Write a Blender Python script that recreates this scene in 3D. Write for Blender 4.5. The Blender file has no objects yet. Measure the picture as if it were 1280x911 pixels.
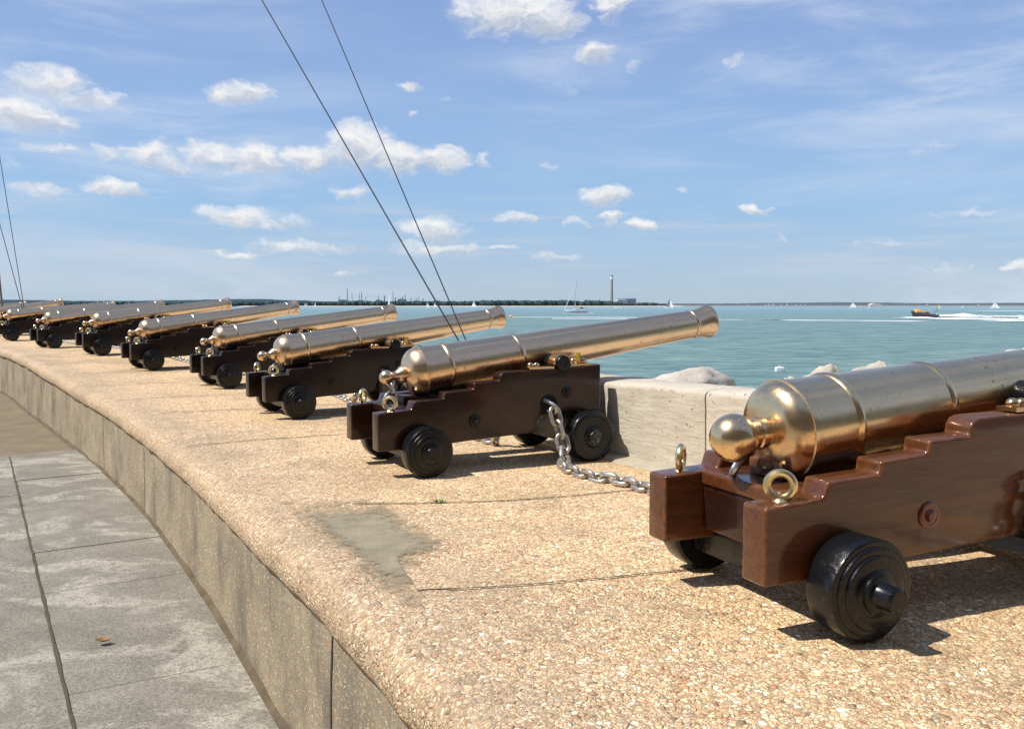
import bpy, bmesh, math, random
from mathutils import Vector, Matrix, noise as mnoise
R = math.radians
PI = math.pi
rnd = random.Random(7)
scn = bpy.context.scene
COL = scn.collection

# ------------------------------------------------------------------ camera
EYE = 0.9            # eye height above the gun platform
F_PX = 1084.16       # focal length in units of a 1280 wide picture
cam_d = bpy.data.cameras.new('camera')
cam = bpy.data.objects.new('camera', cam_d)
COL.objects.link(cam)
cam_d.sensor_width = 36.0
cam_d.lens = 36.0 * F_PX / 1280.0
cam_d.clip_start = 0.05
cam_d.clip_end = 60000
cam.location = (0, 0, EYE)
cam.rotation_euler = (R(90) - math.atan(74.0 / F_PX), 0, 0)
scn.camera = cam
scn.render.engine = 'CYCLES'
scn.view_settings.view_transform = 'Standard'
scn.view_settings.look = 'None'
scn.view_settings.exposure = 0
scn.view_settings.gamma = 1

SEA_Z = -3.2
PAVE_Z = -0.755

# ------------------------------------------------------------------ helpers
def tag(o, label=None, cat=None, group=None, kind=None):
    if label: o['label'] = label
    if cat: o['category'] = cat
    if group: o['group'] = group
    if kind: o['kind'] = kind
    return o

def empty(name, loc=(0, 0, 0), rz=0):
    o = bpy.data.objects.new(name, None)
    o.empty_display_size = 0.2
    COL.objects.link(o)
    o.location = loc
    o.rotation_euler = (0, 0, rz)
    return o

def link_mesh(name, me, mat, parent=None, loc=None, rot=None, sharp=35):
    for p in me.polygons: p.use_smooth = True
    if sharp is not None:
        me.set_sharp_from_angle(angle=R(sharp))
    if mat is not None:
        me.materials.clear()
        me.materials.append(mat)
    o = bpy.data.objects.new(name, me)
    COL.objects.link(o)
    if parent is not None: o.parent = parent
    if loc is not None: o.location = loc
    if rot is not None: o.rotation_euler = rot
    return o

def obj_bm(name, bm, mat, parent=None, loc=None, rot=None, sharp=35):
    me = bpy.data.meshes.new(name)
    bmesh.ops.recalc_face_normals(bm, faces=bm.faces[:])
    bm.to_mesh(me)
    bm.free()
    return link_mesh(name, me, mat, parent, loc, rot, sharp)

def obj_py(name, verts, faces, mat, parent=None, loc=None, rot=None, sharp=35):
    me = bpy.data.meshes.new(name)
    me.from_pydata([tuple(v) for v in verts], [], faces)
    me.update()
    return link_mesh(name, me, mat, parent, loc, rot, sharp)

def bevel(bm, w, seg=2, ang=30):
    es = [e for e in bm.edges if len(e.link_faces) == 2 and e.calc_face_angle(0) > R(ang)]
    if es:
        bmesh.ops.bevel(bm, geom=es, offset=w, segments=seg, profile=0.6, affect='EDGES', clamp_overlap=True)

def add_box(bm, c, s, rot=None):
    m = Matrix.Translation(c)
    if rot is not None: m = m @ rot
    m = m @ Matrix.Diagonal((s[0], s[1], s[2], 1))
    return bmesh.ops.create_cube(bm, size=1, matrix=m)

def box_bm(c, s, bev=0.0, seg=2):
    bm = bmesh.new()
    add_box(bm, c, s)
    if bev: bevel(bm, bev, seg)
    return bm

def prism_bm(profile, y0, y1, bev=0.0, seg=2, ang=25):
    """profile (x,z) extruded along y"""
    bm = bmesh.new()
    a = [bm.verts.new((x, y0, z)) for x, z in profile]
    b = [bm.verts.new((x, y1, z)) for x, z in profile]
    n = len(profile)
    bm.faces.new(a); bm.faces.new(b[::-1])
    for i in range(n):
        bm.faces.new((a[i], b[i], b[(i + 1) % n], a[(i + 1) % n]))
    bmesh.ops.recalc_face_normals(bm, faces=bm.faces[:])
    if bev: bevel(bm, bev, seg, ang)
    return bm

def lathe(bm, prof, axis='x', n=48, M=None):
    """prof: list of (along, radius); closed to a point where radius is 0"""
    rings = []
    for a, r in prof:
        ring = []
        cnt = 1 if r < 1e-6 else n
        for k in range(cnt):
            t = 2 * PI * k / n
            c, s = r * math.cos(t), r * math.sin(t)
            if axis == 'x': v = Vector((a, c, s))
            elif axis == 'y': v = Vector((c, a, s))
            else: v = Vector((c, s, a))
            if M is not None: v = M @ v
            ring.append(bm.verts.new(v))
        rings.append(ring)
    for A, B in zip(rings, rings[1:]):
        if len(A) == 1 and len(B) == 1: continue
        for k in range(n):
            k2 = (k + 1) % n
            if len(A) == 1: bm.faces.new((A[0], B[k], B[k2]))
            elif len(B) == 1: bm.faces.new((A[k], B[0], A[k2]))
            else: bm.faces.new((A[k], B[k], B[k2], A[k2]))
    return rings

def tube(bm, pts, r, n=10, cap=True, closed=False):
    pts = [Vector(p) for p in pts]
    rings = []
    m = len(pts)
    up = None
    for i, p in enumerate(pts):
        if closed: d = pts[(i + 1) % m] - pts[(i - 1) % m]
        else: d = pts[min(i + 1, m - 1)] - pts[max(i - 1, 0)]
        d.normalize()
        if up is None:
            up = Vector((0, 0, 1)) if abs(d.z) < .9 else Vector((1, 0, 0))
        u = (up - d * up.dot(d)).normalized()
        v = d.cross(u)
        up = u
        rr = r[i] if isinstance(r, (list, tuple)) else r
        rings.append([bm.verts.new(p + rr * (math.cos(2 * PI * k / n) * u + math.sin(2 * PI * k / n) * v)) for k in range(n)])
    last = m if closed else m - 1
    for i in range(last):
        A, B = rings[i], rings[(i + 1) % m]
        for k in range(n):
            bm.faces.new((A[k], A[(k + 1) % n], B[(k + 1) % n], B[k]))
    if cap and not closed:
        bm.faces.new(rings[0][::-1]); bm.faces.new(rings[-1])

def torus_bm(bm, R0, r0, M=None, n=28, k=10, squash=1.0):
    pts = []
    for i in range(n):
        t = 2 * PI * i / n
        pts.append(Vector((R0 * math.cos(t) * squash, 0, R0 * math.sin(t))))
    if M is not None: pts = [M @ p for p in pts]
    tube(bm, pts, r0, k, closed=True)

def catmull(P, per=8):
    P = [Vector(p) for p in P]
    out = []
    n = len(P)
    for i in range(n - 1):
        p0 = P[max(i - 1, 0)]; p1 = P[i]; p2 = P[i + 1]; p3 = P[min(i + 2, n - 1)]
        if i == 0: p0 = p1 * 2 - p2
        if i == n - 2: p3 = p2 * 2 - p1
        for k in range(per):
            t = k / per
            out.append(0.5 * ((2 * p1) + (p2 - p0) * t + (2 * p0 - 5 * p1 + 4 * p2 - p3) * t * t + (3 * p1 - p0 - 3 * p2 + p3) * t ** 3))
    out.append(P[-1])
    return out

def resample(P, step):
    out = [P[0].copy()]
    acc = 0.0
    need = step
    for a, b in zip(P, P[1:]):
        L = (b - a).length
        while acc + L >= need:
            out.append(a.lerp(b, (need - acc) / L))
            need += step
        acc += L
    return out

def interp(tab, x):
    if x <= tab[0][0]: return tab[0][1]
    for (a, u), (b, v) in zip(tab, tab[1:]):
        if x <= b:
            t = (x - a) / (b - a)
            t = t * t * (3 - 2 * t)
            return u + (v - u) * t
    return tab[-1][1]

# ------------------------------------------------------------------ node helpers
class NT:
    def __init__(self, name):
        self.mat = bpy.data.materials.new(name)
        self.mat.use_nodes = True
        self.t = self.mat.node_tree
        self.t.nodes.clear()
        self.out = self.n('ShaderNodeOutputMaterial')
    def n(self, ty, **kw):
        nd = self.t.nodes.new(ty)
        for k, v in kw.items(): setattr(nd, k, v)
        return nd
    def l(self, a, b): self.t.links.new(a, b)
    def set(self, sock, v):
        if hasattr(v, 'is_output'): self.l(v, sock)
        else: sock.default_value = v
    def coord(self, kind='Object', scale=(1, 1, 1), rot=(0, 0, 0)):
        tc = self.n('ShaderNodeTexCoord')
        mp = self.n('ShaderNodeMapping')
        mp.inputs['Scale'].default_value = scale
        mp.inputs['Rotation'].default_value = rot
        self.l(tc.outputs[kind], mp.inputs['Vector'])
        return mp.outputs[0]
    def rcoord(self, scale=(1, 1, 1)):
        tc = self.n('ShaderNodeTexCoord'); oi = self.n('ShaderNodeObjectInfo')
        sc = self.n('ShaderNodeVectorMath', operation='SCALE'); sc.inputs[0].default_value = (37, 11, 23); self.l(oi.outputs['Random'], sc.inputs['Scale'])
        ad = self.n('ShaderNodeVectorMath', operation='ADD'); self.l(tc.outputs['Object'], ad.inputs[0]); self.l(sc.outputs[0], ad.inputs[1])
        mp = self.n('ShaderNodeMapping'); mp.inputs['Scale'].default_value = scale
        self.l(ad.outputs[0], mp.inputs['Vector'])
        self.rand = oi.outputs['Random']
        return mp.outputs[0]
    def pos(self, scale=(1, 1, 1)):
        g = self.n('ShaderNodeNewGeometry')
        mp = self.n('ShaderNodeMapping')
        mp.inputs['Scale'].default_value = scale
        self.l(g.outputs['Position'], mp.inputs['Vector'])
        return mp.outputs[0]
    def noise(self, vec, scale, detail=4, rough=.55, dist=0.0, out='Fac'):
        nd = self.n('ShaderNodeTexNoise')
        nd.inputs['Scale'].default_value = scale
        nd.inputs['Detail'].default_value = detail
        nd.inputs['Roughness'].default_value = rough
        nd.inputs['Distortion'].default_value = dist
        self.l(vec, nd.inputs['Vector'])
        return nd.outputs[0 if out == 'Fac' else 1]
    def voro(self, vec, scale, feature='F1', out='Distance', rand=1.0):
        nd = self.n('ShaderNodeTexVoronoi')
        nd.feature = feature
        nd.inputs['Scale'].default_value = scale
        nd.inputs['Randomness'].default_value = rand
        self.l(vec, nd.inputs['Vector'])
        return nd.outputs[out]
    def ramp(self, fac, stops, interp='LINEAR'):
        nd = self.n('ShaderNodeValToRGB')
        cr = nd.color_ramp
        cr.interpolation = interp
        while len(cr.elements) < len(stops): cr.elements.new(0.5)
        for e, (p, c) in zip(cr.elements, stops):
            e.position = p
            e.color = (c, c, c, 1) if not isinstance(c, (tuple, list)) else (c[0], c[1], c[2], 1)
        self.l(fac, nd.inputs[0])
        return nd.outputs[0]
    def mix(self, fac, a, b, mode='MIX'):
        nd = self.n('ShaderNodeMix', data_type='RGBA', blend_type=mode)
        self.set(nd.inputs[0], fac)
        for s, v in ((nd.inputs[6], a), (nd.inputs[7], b)):
            if isinstance(v, (tuple, list)): s.default_value = (v[0], v[1], v[2], 1)
            else: self.l(v, s)
        return nd.outputs[2]
    def math(self, op, a, b=0.0, c=None, clamp=False):
        nd = self.n('ShaderNodeMath', operation=op, use_clamp=clamp)
        self.set(nd.inputs[0], a); self.set(nd.inputs[1], b)
        if c is not None: self.set(nd.inputs[2], c)
        return nd.outputs[0]
    def bump(self, h, strength=.3, dist=.01, normal=None):
        nd = self.n('ShaderNodeBump')
        nd.inputs['Strength'].default_value = strength
        nd.inputs['Distance'].default_value = dist
        self.l(h, nd.inputs['Height'])
        if normal is not None: self.l(normal, nd.inputs['Normal'])
        return nd.outputs[0]
    def bsdf(self, **kw):
        b = self.n('ShaderNodeBsdfPrincipled')
        for k, v in kw.items():
            s = b.inputs[k.replace('_', ' ')]
            if isinstance(v, (tuple, list)) and len(v) == 3: s.default_value = (v[0], v[1], v[2], 1)
            else: self.set(s, v)
        self.l(b.outputs[0], self.out.inputs[0])
        return b

def plain(name, col, rough=.6, metal=0.0, var=.18, scale=6, coat=0.0):
    t = NT(name)
    v = t.coord()
    f = t.noise(v, scale, 4)
    c = t.mix(t.math('MULTIPLY', f, var * 2), [min(1, x * (1 + var * .5)) for x in col], [x * (1 - var) for x in col])
    t.bsdf(Base_Color=c, Roughness=rough, Metallic=metal, Coat_Weight=coat)
    return t.mat

# ------------------------------------------------------------------ materials
def mat_brass(name, base, rough, tarnish):
    t = NT(name)
    v = t.rcoord()
    big = t.noise(v, 4, 6, .65, .3)
    smear = t.noise(t.rcoord((2.0, 9, 9)), 3, 6, .7, .6)
    fine = t.noise(t.rcoord((4, 40, 40)), 8, 3)
    spots = t.ramp(t.noise(v, 42, 3, .6), [(.63, 0.0), (.69, 1.0)])
    spots = t.math('MULTIPLY', spots, t.ramp(t.noise(v, 3.2, 2), [(.47, 0.0), (.6, 1.0)]))
    c = t.mix(t.ramp(big, [(.3, 0.0), (.75, 1.0)]), base, tarnish)
    c = t.mix(t.ramp(smear, [(.52, 0.0), (.72, .5)]), c, [x * .62 for x in tarnish])
    c = t.mix(t.math('MULTIPLY', t.rand, .35), c, tarnish)
    c = t.mix(t.math('MULTIPLY', spots, .7), c, (.10, .055, .03))
    r = t.math('ADD', t.math('MULTIPLY', smear, .26), rough - .13)
    r = t.math('ADD', r, t.math('MULTIPLY', fine, .06))
    r = t.math('ADD', r, t.math('MULTIPLY', spots, .2))
    h = t.math('ADD', t.math('MULTIPLY', fine, .3), t.math('MULTIPLY', spots, -.8))
    t.bsdf(Base_Color=c, Metallic=1.0, Roughness=r, Normal=t.bump(h, .02, .004))
    return t.mat

def mat_wood(name, c0, c1, worn, coat_r=.12, wear=.32, dst=.10, coat=.85):
    t = NT(name)
    v = t.rcoord((1.2, 14, 14))
    g = t.noise(v, 3, 7, .65, .8)
    c = t.mix(t.ramp(g, [(.3, 0.0), (.7, 1.0)]), c0, c1)
    v0 = t.rcoord()
    big = t.noise(v0, 4, 5, .65)
    c = t.mix(t.ramp(big, [(.54, 0.0), (.80, wear)]), c, worn)
    grain = t.ramp(t.noise(t.rcoord((1.0, 45, 45)), 4, 4, .6), [(.50, 0.0), (.62, 1.0)])
    c = t.mix(t.math('MULTIPLY', grain, .22), c, [x * .4 for x in c1])
    geo = t.n('ShaderNodeNewGeometry')
    bv = t.n('ShaderNodeBevel'); bv.samples = 4; bv.inputs['Radius'].default_value = .02
    dp = t.n('ShaderNodeVectorMath', operation='DOT_PRODUCT'); t.l(bv.outputs[0], dp.inputs[0]); t.l(geo.outputs['True Normal'], dp.inputs[1])
    edge = t.ramp(dp.outputs['Value'], [(.80, 1.0), (.985, 0.0)])
    chips = t.noise(v0, 26, 4, .7)
    edge = t.math('MULTIPLY', edge, t.ramp(chips, [(.40, 0.0), (.62, 1.0)]))
    c = t.mix(t.math('MULTIPLY', edge, .8), c, [min(.6, x * 1.7) for x in worn])
    nick = t.math('MULTIPLY', t.ramp(t.noise(v0, 34, 3, .6), [(.70, 0.0), (.74, 1.0)]), .8)
    c = t.mix(nick, c, [x * .5 for x in c1])
    dust = t.ramp(t.noise(v0, 7, 6, .7), [(.55, 0.0), (.8, dst)])
    c = t.mix(dust, c, (.17, .125, .085))
    h = t.math('ADD', t.noise(t.rcoord((2, 10, 10)), 5, 5), t.math('MULTIPLY', nick, -1.0))
    h = t.math('ADD', h, t.math('MULTIPLY', grain, -.25))
    r = t.math('ADD', t.math('MULTIPLY', big, .25), .3)
    b = t.bsdf(Base_Color=c, Roughness=r, Specular_IOR_Level=.2, Coat_Weight=t.math('SUBTRACT', coat, t.math('MULTIPLY', dust, 2.0), clamp=True), Coat_Roughness=t.math('ADD', t.math('MULTIPLY', big, .16), coat_r - .06), Normal=t.bump(h, .2, .006))
    t.l(t.bump(t.noise(v0, 18, 4), .10, .005), b.inputs['Coat Normal'])
    return t.mat

def mat_blackpaint():
    t = NT('black_gloss_paint')
    v = t.rcoord()
    f = t.noise(v, 18, 6, .65)
    sc = t.ramp(t.noise(v, 60, 5, .75), [(.54, 0.0), (.66, 1.0)])
    sc = t.math('MULTIPLY', sc, t.ramp(t.noise(v, 8, 4), [(.42, 0.0), (.60, 1.0)]))
    c = t.mix(t.math('MULTIPLY', sc, .55), (.006, .0065, .008), (.10, .092, .078))
    h = t.math('ADD', f, t.math('MULTIPLY', sc, -.5))
    t.bsdf(Base_Color=c, Roughness=t.math('ADD', t.math('MULTIPLY', f, .3), .14), Specular_IOR_Level=.3, Normal=t.bump(h, .25, .006), Coat_Weight=.12, Coat_Roughness=.12)
    return t.mat

def mat_worn_hub():
    t = NT('worn_verdigris_hub')
    v = t.coord()
    f = t.ramp(t.noise(v, 30, 5, .7, 1.0), [(.53, 0.0), (.6, 1.0)])
    c = t.mix(f, (.010, .011, .012), (.10, .17, .16))
    t.bsdf(Base_Color=c, Roughness=.4, Normal=t.bump(t.noise(v, 25, 4), .3, .006))
    return t.mat

def mat_galv():
    t = NT('galvanised_steel')
    v = t.coord()
    f = t.noise(v, 40, 4)
    c = t.mix(t.ramp(f, [(.35, 0.0), (.7, 1.0)]), (.66, .65, .63), (.36, .31, .26))
    t.bsdf(Base_Color=c, Metallic=.85, Roughness=t.math('ADD', t.math('MULTIPLY', f, .3), .25), Normal=t.bump(f, .2, .003))
    return t.mat

def aggregate(t, v, scale, warm=1.0):
    """colour + height of exposed pebbles"""
    wn = t.n('ShaderNodeVectorMath', operation='SCALE'); wn.inputs['Scale'].default_value = .004
    t.l(t.noise(v, 60, 2, out='Color'), wn.inputs[0])
    ad = t.n('ShaderNodeVectorMath', operation='ADD'); t.l(v, ad.inputs[0]); t.l(wn.outputs[0], ad.inputs[1])
    v2 = ad.outputs[0]
    vo = t.n('ShaderNodeTexVoronoi'); vo.inputs['Scale'].default_value = scale; t.l(v2, vo.inputs['Vector'])
    de = t.voro(v2, scale, 'DISTANCE_TO_EDGE', 'Distance')
    sep = t.n('ShaderNodeSeparateColor'); t.l(vo.outputs['Color'], sep.inputs[0])
    pal = t.ramp(sep.outputs[0], [(0.0, (.30, .20, .11)), (.10, (.46, .30, .155)), (.24, (.57, .42, .24)), (.42, (.42, .24, .10)),
                                  (.52, (.62, .49, .32)), (.66, (.36, .30, .22)), (.74, (.52, .36, .19)), (.86, (.66, .57, .43)), (.93, (.40, .16, .07)), (.97, (.72, .66, .55))], 'CONSTANT')
    br = t.math('ADD', t.math('MULTIPLY', sep.outputs[1], .75), 1.08 * warm)
    pal = t.mix(1.0, pal, t.n('ShaderNodeCombineColor').outputs[0], 'MIX') if False else pal
    mul = t.n('ShaderNodeVectorMath', operation='SCALE'); t.l(pal, mul.inputs[0]); t.l(br, mul.inputs['Scale'])
    mort = t.ramp(de, [(.0, 1.0), (.12, 0.0)])
    # some stones lie deeper in the cement than others
    deep = t.ramp(sep.outputs[2], [(.42, 0.0), (.7, 1.0)])
    col = t.mix(t.math('MULTIPLY', deep, .32), mul.outputs[0], (.56, .43, .265))
    col = t.mix(mort, col, (.33, .24, .135))
    h = t.math('MULTIPLY', t.ramp(de, [(0.0, 0.0), (.28, .85), (.5, 1.0)]), t.math('SUBTRACT', 1.0, t.math('MULTIPLY', deep, .75)))
    return col, h

def mat_platform():
    t = NT('exposed_aggregate')
    v = t.pos()
    col, h = aggregate(t, v, 62)
    col2, h2 = aggregate(t, v, 130)
    m2 = t.ramp(t.noise(v, 30, 2), [(.48, 0.0), (.54, 1.0)])
    col = t.mix(m2, col, col2)
    hh = t.math('ADD', t.math('MULTIPLY', t.math('SUBTRACT', 1.0, m2), h), t.math('MULTIPLY', t.math('MULTIPLY', m2, h2), .5))
    # broad weather stains
    st = t.ramp(t.noise(v, 1.1, 6, .65, .4), [(.46, 0.0), (.66, 1.0)])
    col = t.mix(t.math('MULTIPLY', st, .42), col, (.27, .22, .15))
    li = t.ramp(t.noise(v, 2.3, 6, .7), [(.56, 0.0), (.72, 1.0)])
    col = t.mix(t.math('MULTIPLY', li, .4), col, (.60, .50, .36))
    dk = t.ramp(t.noise(v, 3.4, 7, .72, .5), [(.56, 0.0), (.68, 1.0)])
    col = t.mix(t.math('MULTIPLY', dk, .26), col, (.17, .135, .095))
    # wetness-dark grime close to the rounded lip (uv.y = metres from lip)
    uv = t.n('ShaderNodeUVMap'); uv.uv_map = 'path'
    sp = t.n('ShaderNodeSeparateXYZ'); t.l(uv.outputs[0], sp.inputs[0])
    lip = t.math('ADD', sp.outputs[1], t.math('MULTIPLY', t.math('SUBTRACT', t.noise(v, 2.2, 5, .6), .5), .9))
    gr = t.ramp(lip, [(.15, 1.0), (.55, 0.0)])
    col = t.mix(t.math('MULTIPLY', gr, .30), col, (.36, .29, .21))
    gm = t.n('ShaderNodeGamma'); gm.inputs[1].default_value = 1.28; t.l(col, gm.inputs[0]); col = gm.outputs[0]
    gold = t.math('MULTIPLY', t.ramp(lip, [(.15, 0.0), (.9, 1.0)]), t.ramp(t.noise(v, .9, 4), [(.3, .35), (.6, 1.0)]))
    hs = t.n('ShaderNodeHueSaturation'); hs.inputs['Saturation'].default_value = .80; t.l(col, hs.inputs['Color']); col = hs.outputs[0]
    col = t.mix(1.0, col, t.mix(gold, (1.35, 1.29, 1.19), (1.45, 1.36, 1.15)), 'MULTIPLY')
    t.bsdf(Base_Color=col, Roughness=.78, Specular_IOR_Level=.35, Normal=t.bump(hh, .85, .0075))
    return t.mat

def mat_wallface():
    t = NT('weathered_concrete_face')
    v = t.pos()
    col, h = aggregate(t, v, 85)
    show = t.ramp(t.noise(v, 75, 2, .5), [(.52, 0.0), (.58, 1.0)])
    base = t.mix(t.ramp(t.noise(v, 3, 6, .65), [(.3, 0.0), (.7, 1.0)]), (.42, .345, .245), (.27, .228, .168))
    col = t.mix(t.math('MULTIPLY', show, .75), base, col)
    strk = t.ramp(t.noise(t.pos((1.3, 1.3, 1.0)), 2.0, 8, .7, .3), [(.46, 0.0), (.66, 1.0)])
    col = t.mix(t.math('MULTIPLY', strk, .6), col, (.115, .10, .08))
    pale = t.ramp(t.noise(t.pos((6, 6, .8)), 1.7, 4), [(.6, 0.0), (.7, 1.0)])
    col = t.mix(t.math('MULTIPLY', pale, .10), col, (.46, .42, .34))
    hh = t.math('ADD', t.math('MULTIPLY', show, h), t.noise(v, 60, 4, .6))
    t.bsdf(Base_Color=col, Roughness=.85, Specular_IOR_Level=.25, Normal=t.bump(hh, .55, .005))
    return t.mat

def mat_paving():
    t = NT('lichen_grey_paving')
    v = t.pos()
    n1 = t.noise(v, 2.2, 7, .68, .3)
    col = t.mix(t.ramp(n1, [(.32, 0.0), (.7, 1.0)]), (.215, .195, .155), (.345, .315, .25))
    pal = t.ramp(t.noise(t.pos((1, 1.6, 1)), 1.35, 8, .68, .7), [(.50, 0.0), (.585, 1.0)])
    pal = t.math('MULTIPLY', pal, t.ramp(t.noise(v, 26, 5, .7), [(.36, .1), (.5, 1.0)]))
    col = t.mix(t.math('MULTIPLY', pal, .66), col, (.60, .55, .45))
    drk = t.ramp(t.noise(v, 1.9, 7, .7, .5), [(.52, 0.0), (.66, 1.0)])
    col = t.mix(t.math('MULTIPLY', drk, .55), col, (.19, .17, .13))
    sp = t.ramp(t.noise(v, 95, 3, .6), [(.56, 0.0), (.66, 1.0)])
    gr = t.noise(v, 85, 5, .8)
    col = t.mix(t.ramp(gr, [(.36, .75), (.54, 0.0)]), col, (.085, .077, .06))
    col = t.mix(t.ramp(gr, [(.56, .0), (.72, .6)]), col, (.50, .46, .37))
    spm = t.ramp(t.noise(v, 4, 4, .6), [(.42, 0.0), (.6, 1.0)])
    col = t.mix(t.math('MULTIPLY', t.math('MULTIPLY', sp, spm), .8), col, (.46, .43, .36))
    dk = t.ramp(t.noise(v, 55, 4, .65), [(.25, 1.0), (.42, 0.0)])
    col = t.mix(t.math('MULTIPLY', dk, .5), col, (.06, .055, .045))
    h = t.math('ADD', t.noise(v, 60, 7, .75), t.math('MULTIPLY', n1, 1.2))
    t.bsdf(Base_Color=col, Roughness=.88, Specular_IOR_Level=.25, Normal=t.bump(h, .6, .006))
    return t.mat

def mat_ground(name, a, b, scale=3, speck=(.4, .35, .28), bs=.5):
    t = NT(name)
    v = t.pos()
    n1 = t.noise(v, scale, 7, .65)
    col = t.mix(t.ramp(n1, [(.3, 0.0), (.7, 1.0)]), a, b)
    sp = t.ramp(t.noise(v, 110, 3, .6), [(.6, 0.0), (.7, 1.0)])
    col = t.mix(t.math('MULTIPLY', sp, .6), col, speck)
    t.bsdf(Base_Color=col, Roughness=.9, Specular_IOR_Level=.2, Normal=t.bump(t.noise(v, 70, 6, .7), bs, .008))
    return t.mat

def mat_parapet():
    t = NT('pale_sea_wall_concrete')
    v = t.pos()
    n1 = t.noise(v, 4, 7, .65, .3)
    col = t.mix(t.ramp(n1, [(.3, 0.0), (.72, 1.0)]), (.66, .60, .49), (.50, .44, .345))
    band = t.noise(t.pos((2.2, 2.2, 14)), 1.6, 5, .6)
    col = t.mix(t.math('MULTIPLY', t.ramp(band, [(.55, 0.0), (.72, 1.0)]), .5), col, (.56, .50, .41))
    pit = t.ramp(t.noise(v, 42, 3, .55), [(.27, 1.0), (.34, 0.0)])
    col = t.mix(t.math('MULTIPLY', pit, .75), col, (.13, .105, .075))
    rust = t.ramp(t.noise(v, 2.1, 4, .6), [(.6, 0.0), (.74, 1.0)])
    col = t.mix(t.math('MULTIPLY', rust, .35), col, (.42, .27, .13))
    h = t.math('ADD', t.math('ADD', t.noise(v, 30, 7, .7), t.math('MULTIPLY', band, 2.0)), t.math('MULTIPLY', pit, -1.6))
    t.bsdf(Base_Color=col, Roughness=.88, Specular_IOR_Level=.25, Normal=t.bump(h, .65, .008))
    return t.mat

def mat_rock():
    t = NT('pale_granite_rock')
    v = t.pos()
    n1 = t.noise(v, 5, 7, .7)
    col = t.mix(t.ramp(n1, [(.3, 0.0), (.7, 1.0)]), (.64, .58, .49), (.46, .41, .34))
    sp = t.ramp(t.noise(v, 70, 3, .6), [(.32, 1.0), (.42, 0.0)])
    col = t.mix(t.math('MULTIPLY', sp, .5), col, (.12, .10, .09))
    t.bsdf(Base_Color=col, Roughness=.85, Normal=t.bump(t.noise(v, 26, 8, .7), .7, .015))
    return t.mat

def mat_sea():
    t = NT('green_sea')
    g = t.n('ShaderNodeNewGeometry')
    def mapped(sc, rz=0.0):
        mp = t.n('ShaderNodeMapping'); mp.inputs['Scale'].default_value = sc; mp.inputs['Rotation'].default_value = (0, 0, rz)
        t.l(g.outputs['Position'], mp.inputs['Vector']); return mp.outputs[0]
    big = t.noise(mapped((.004, .012, 1), .15), 1.0, 5, .6, .4)
    mid = t.noise(mapped((.035, .12, 1), -.2), 1.0, 5, .65)
    chop = t.noise(mapped((.30, .62, 1), -.25), 1.0, 6, .7)
    rip = t.noise(mapped((1.3, 2.2, 1), .1), 1.0, 4, .6)
    col = t.mix(t.ramp(big, [(.35, 0.0), (.65, 1.0)]), (.225, .325, .270), (.205, .305, .292))
    col = t.mix(t.ramp(mid, [(.42, 0.0), (.66, .7)]), col, (.145, .240, .228))
    col = t.mix(t.ramp(chop, [(.43, 0.0), (.60, .9)]), col, (.095, .172, .172))
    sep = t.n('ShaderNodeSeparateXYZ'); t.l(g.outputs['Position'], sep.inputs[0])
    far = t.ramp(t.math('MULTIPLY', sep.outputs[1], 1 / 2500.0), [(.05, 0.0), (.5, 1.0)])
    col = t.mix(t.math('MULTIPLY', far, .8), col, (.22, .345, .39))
    h = t.math('ADD', t.math('MULTIPLY', chop, 1.0), t.math('MULTIPLY', rip, .22))
    h = t.math('ADD', h, t.math('MULTIPLY', mid, 1.6))
    bp = t.bump(h, .85, .55)
    d = t.n('ShaderNodeBsdfDiffuse'); t.set(d.inputs['Color'], col); t.l(bp, d.inputs['Normal'])
    gl = t.n('ShaderNodeBsdfGlossy'); gl.inputs['Roughness'].default_value = .22; t.l(bp, gl.inputs['Normal'])
    gl.inputs['Color'].default_value = (.85, .93, 1, 1)
    lw = t.n('ShaderNodeLayerWeight'); lw.inputs['Blend'].default_value = .25; t.l(bp, lw.inputs['Normal'])
    mx = t.n('ShaderNodeMixShader')
    t.l(t.math('ADD', t.math('MULTIPLY', lw.outputs['Fresnel'], .32), .05), mx.inputs[0])
    t.l(d.outputs[0], mx.inputs[1]); t.l(gl.outputs[0], mx.inputs[2])
    t.l(mx.outputs[0], t.out.inputs[0])
    return t.mat

def mat_foam(thr=.5, sc=(.5, 1.2, 1)):
    t = NT('sea_foam')
    v = t.pos(sc)
    uv = t.n('ShaderNodeUVMap'); uv.uv_map = 'path'
    sp = t.n('ShaderNodeSeparateXYZ'); t.l(uv.outputs[0], sp.inputs[0])
    edge = t.math('SUBTRACT', 1.0, t.math('ABSOLUTE', t.math('MULTIPLY_ADD', sp.outputs[1], 2.0, -1.0)))
    f = t.math('ADD', t.noise(v, 1.0, 6, .7), t.math('MULTIPLY', edge, .45))
    a = t.ramp(f, [(thr, 0.0), (min(1, thr + .14), 1.0)])
    b = t.bsdf(Base_Color=(.80, .84, .86), Roughness=.9, Alpha=a)
    return t.mat

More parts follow.
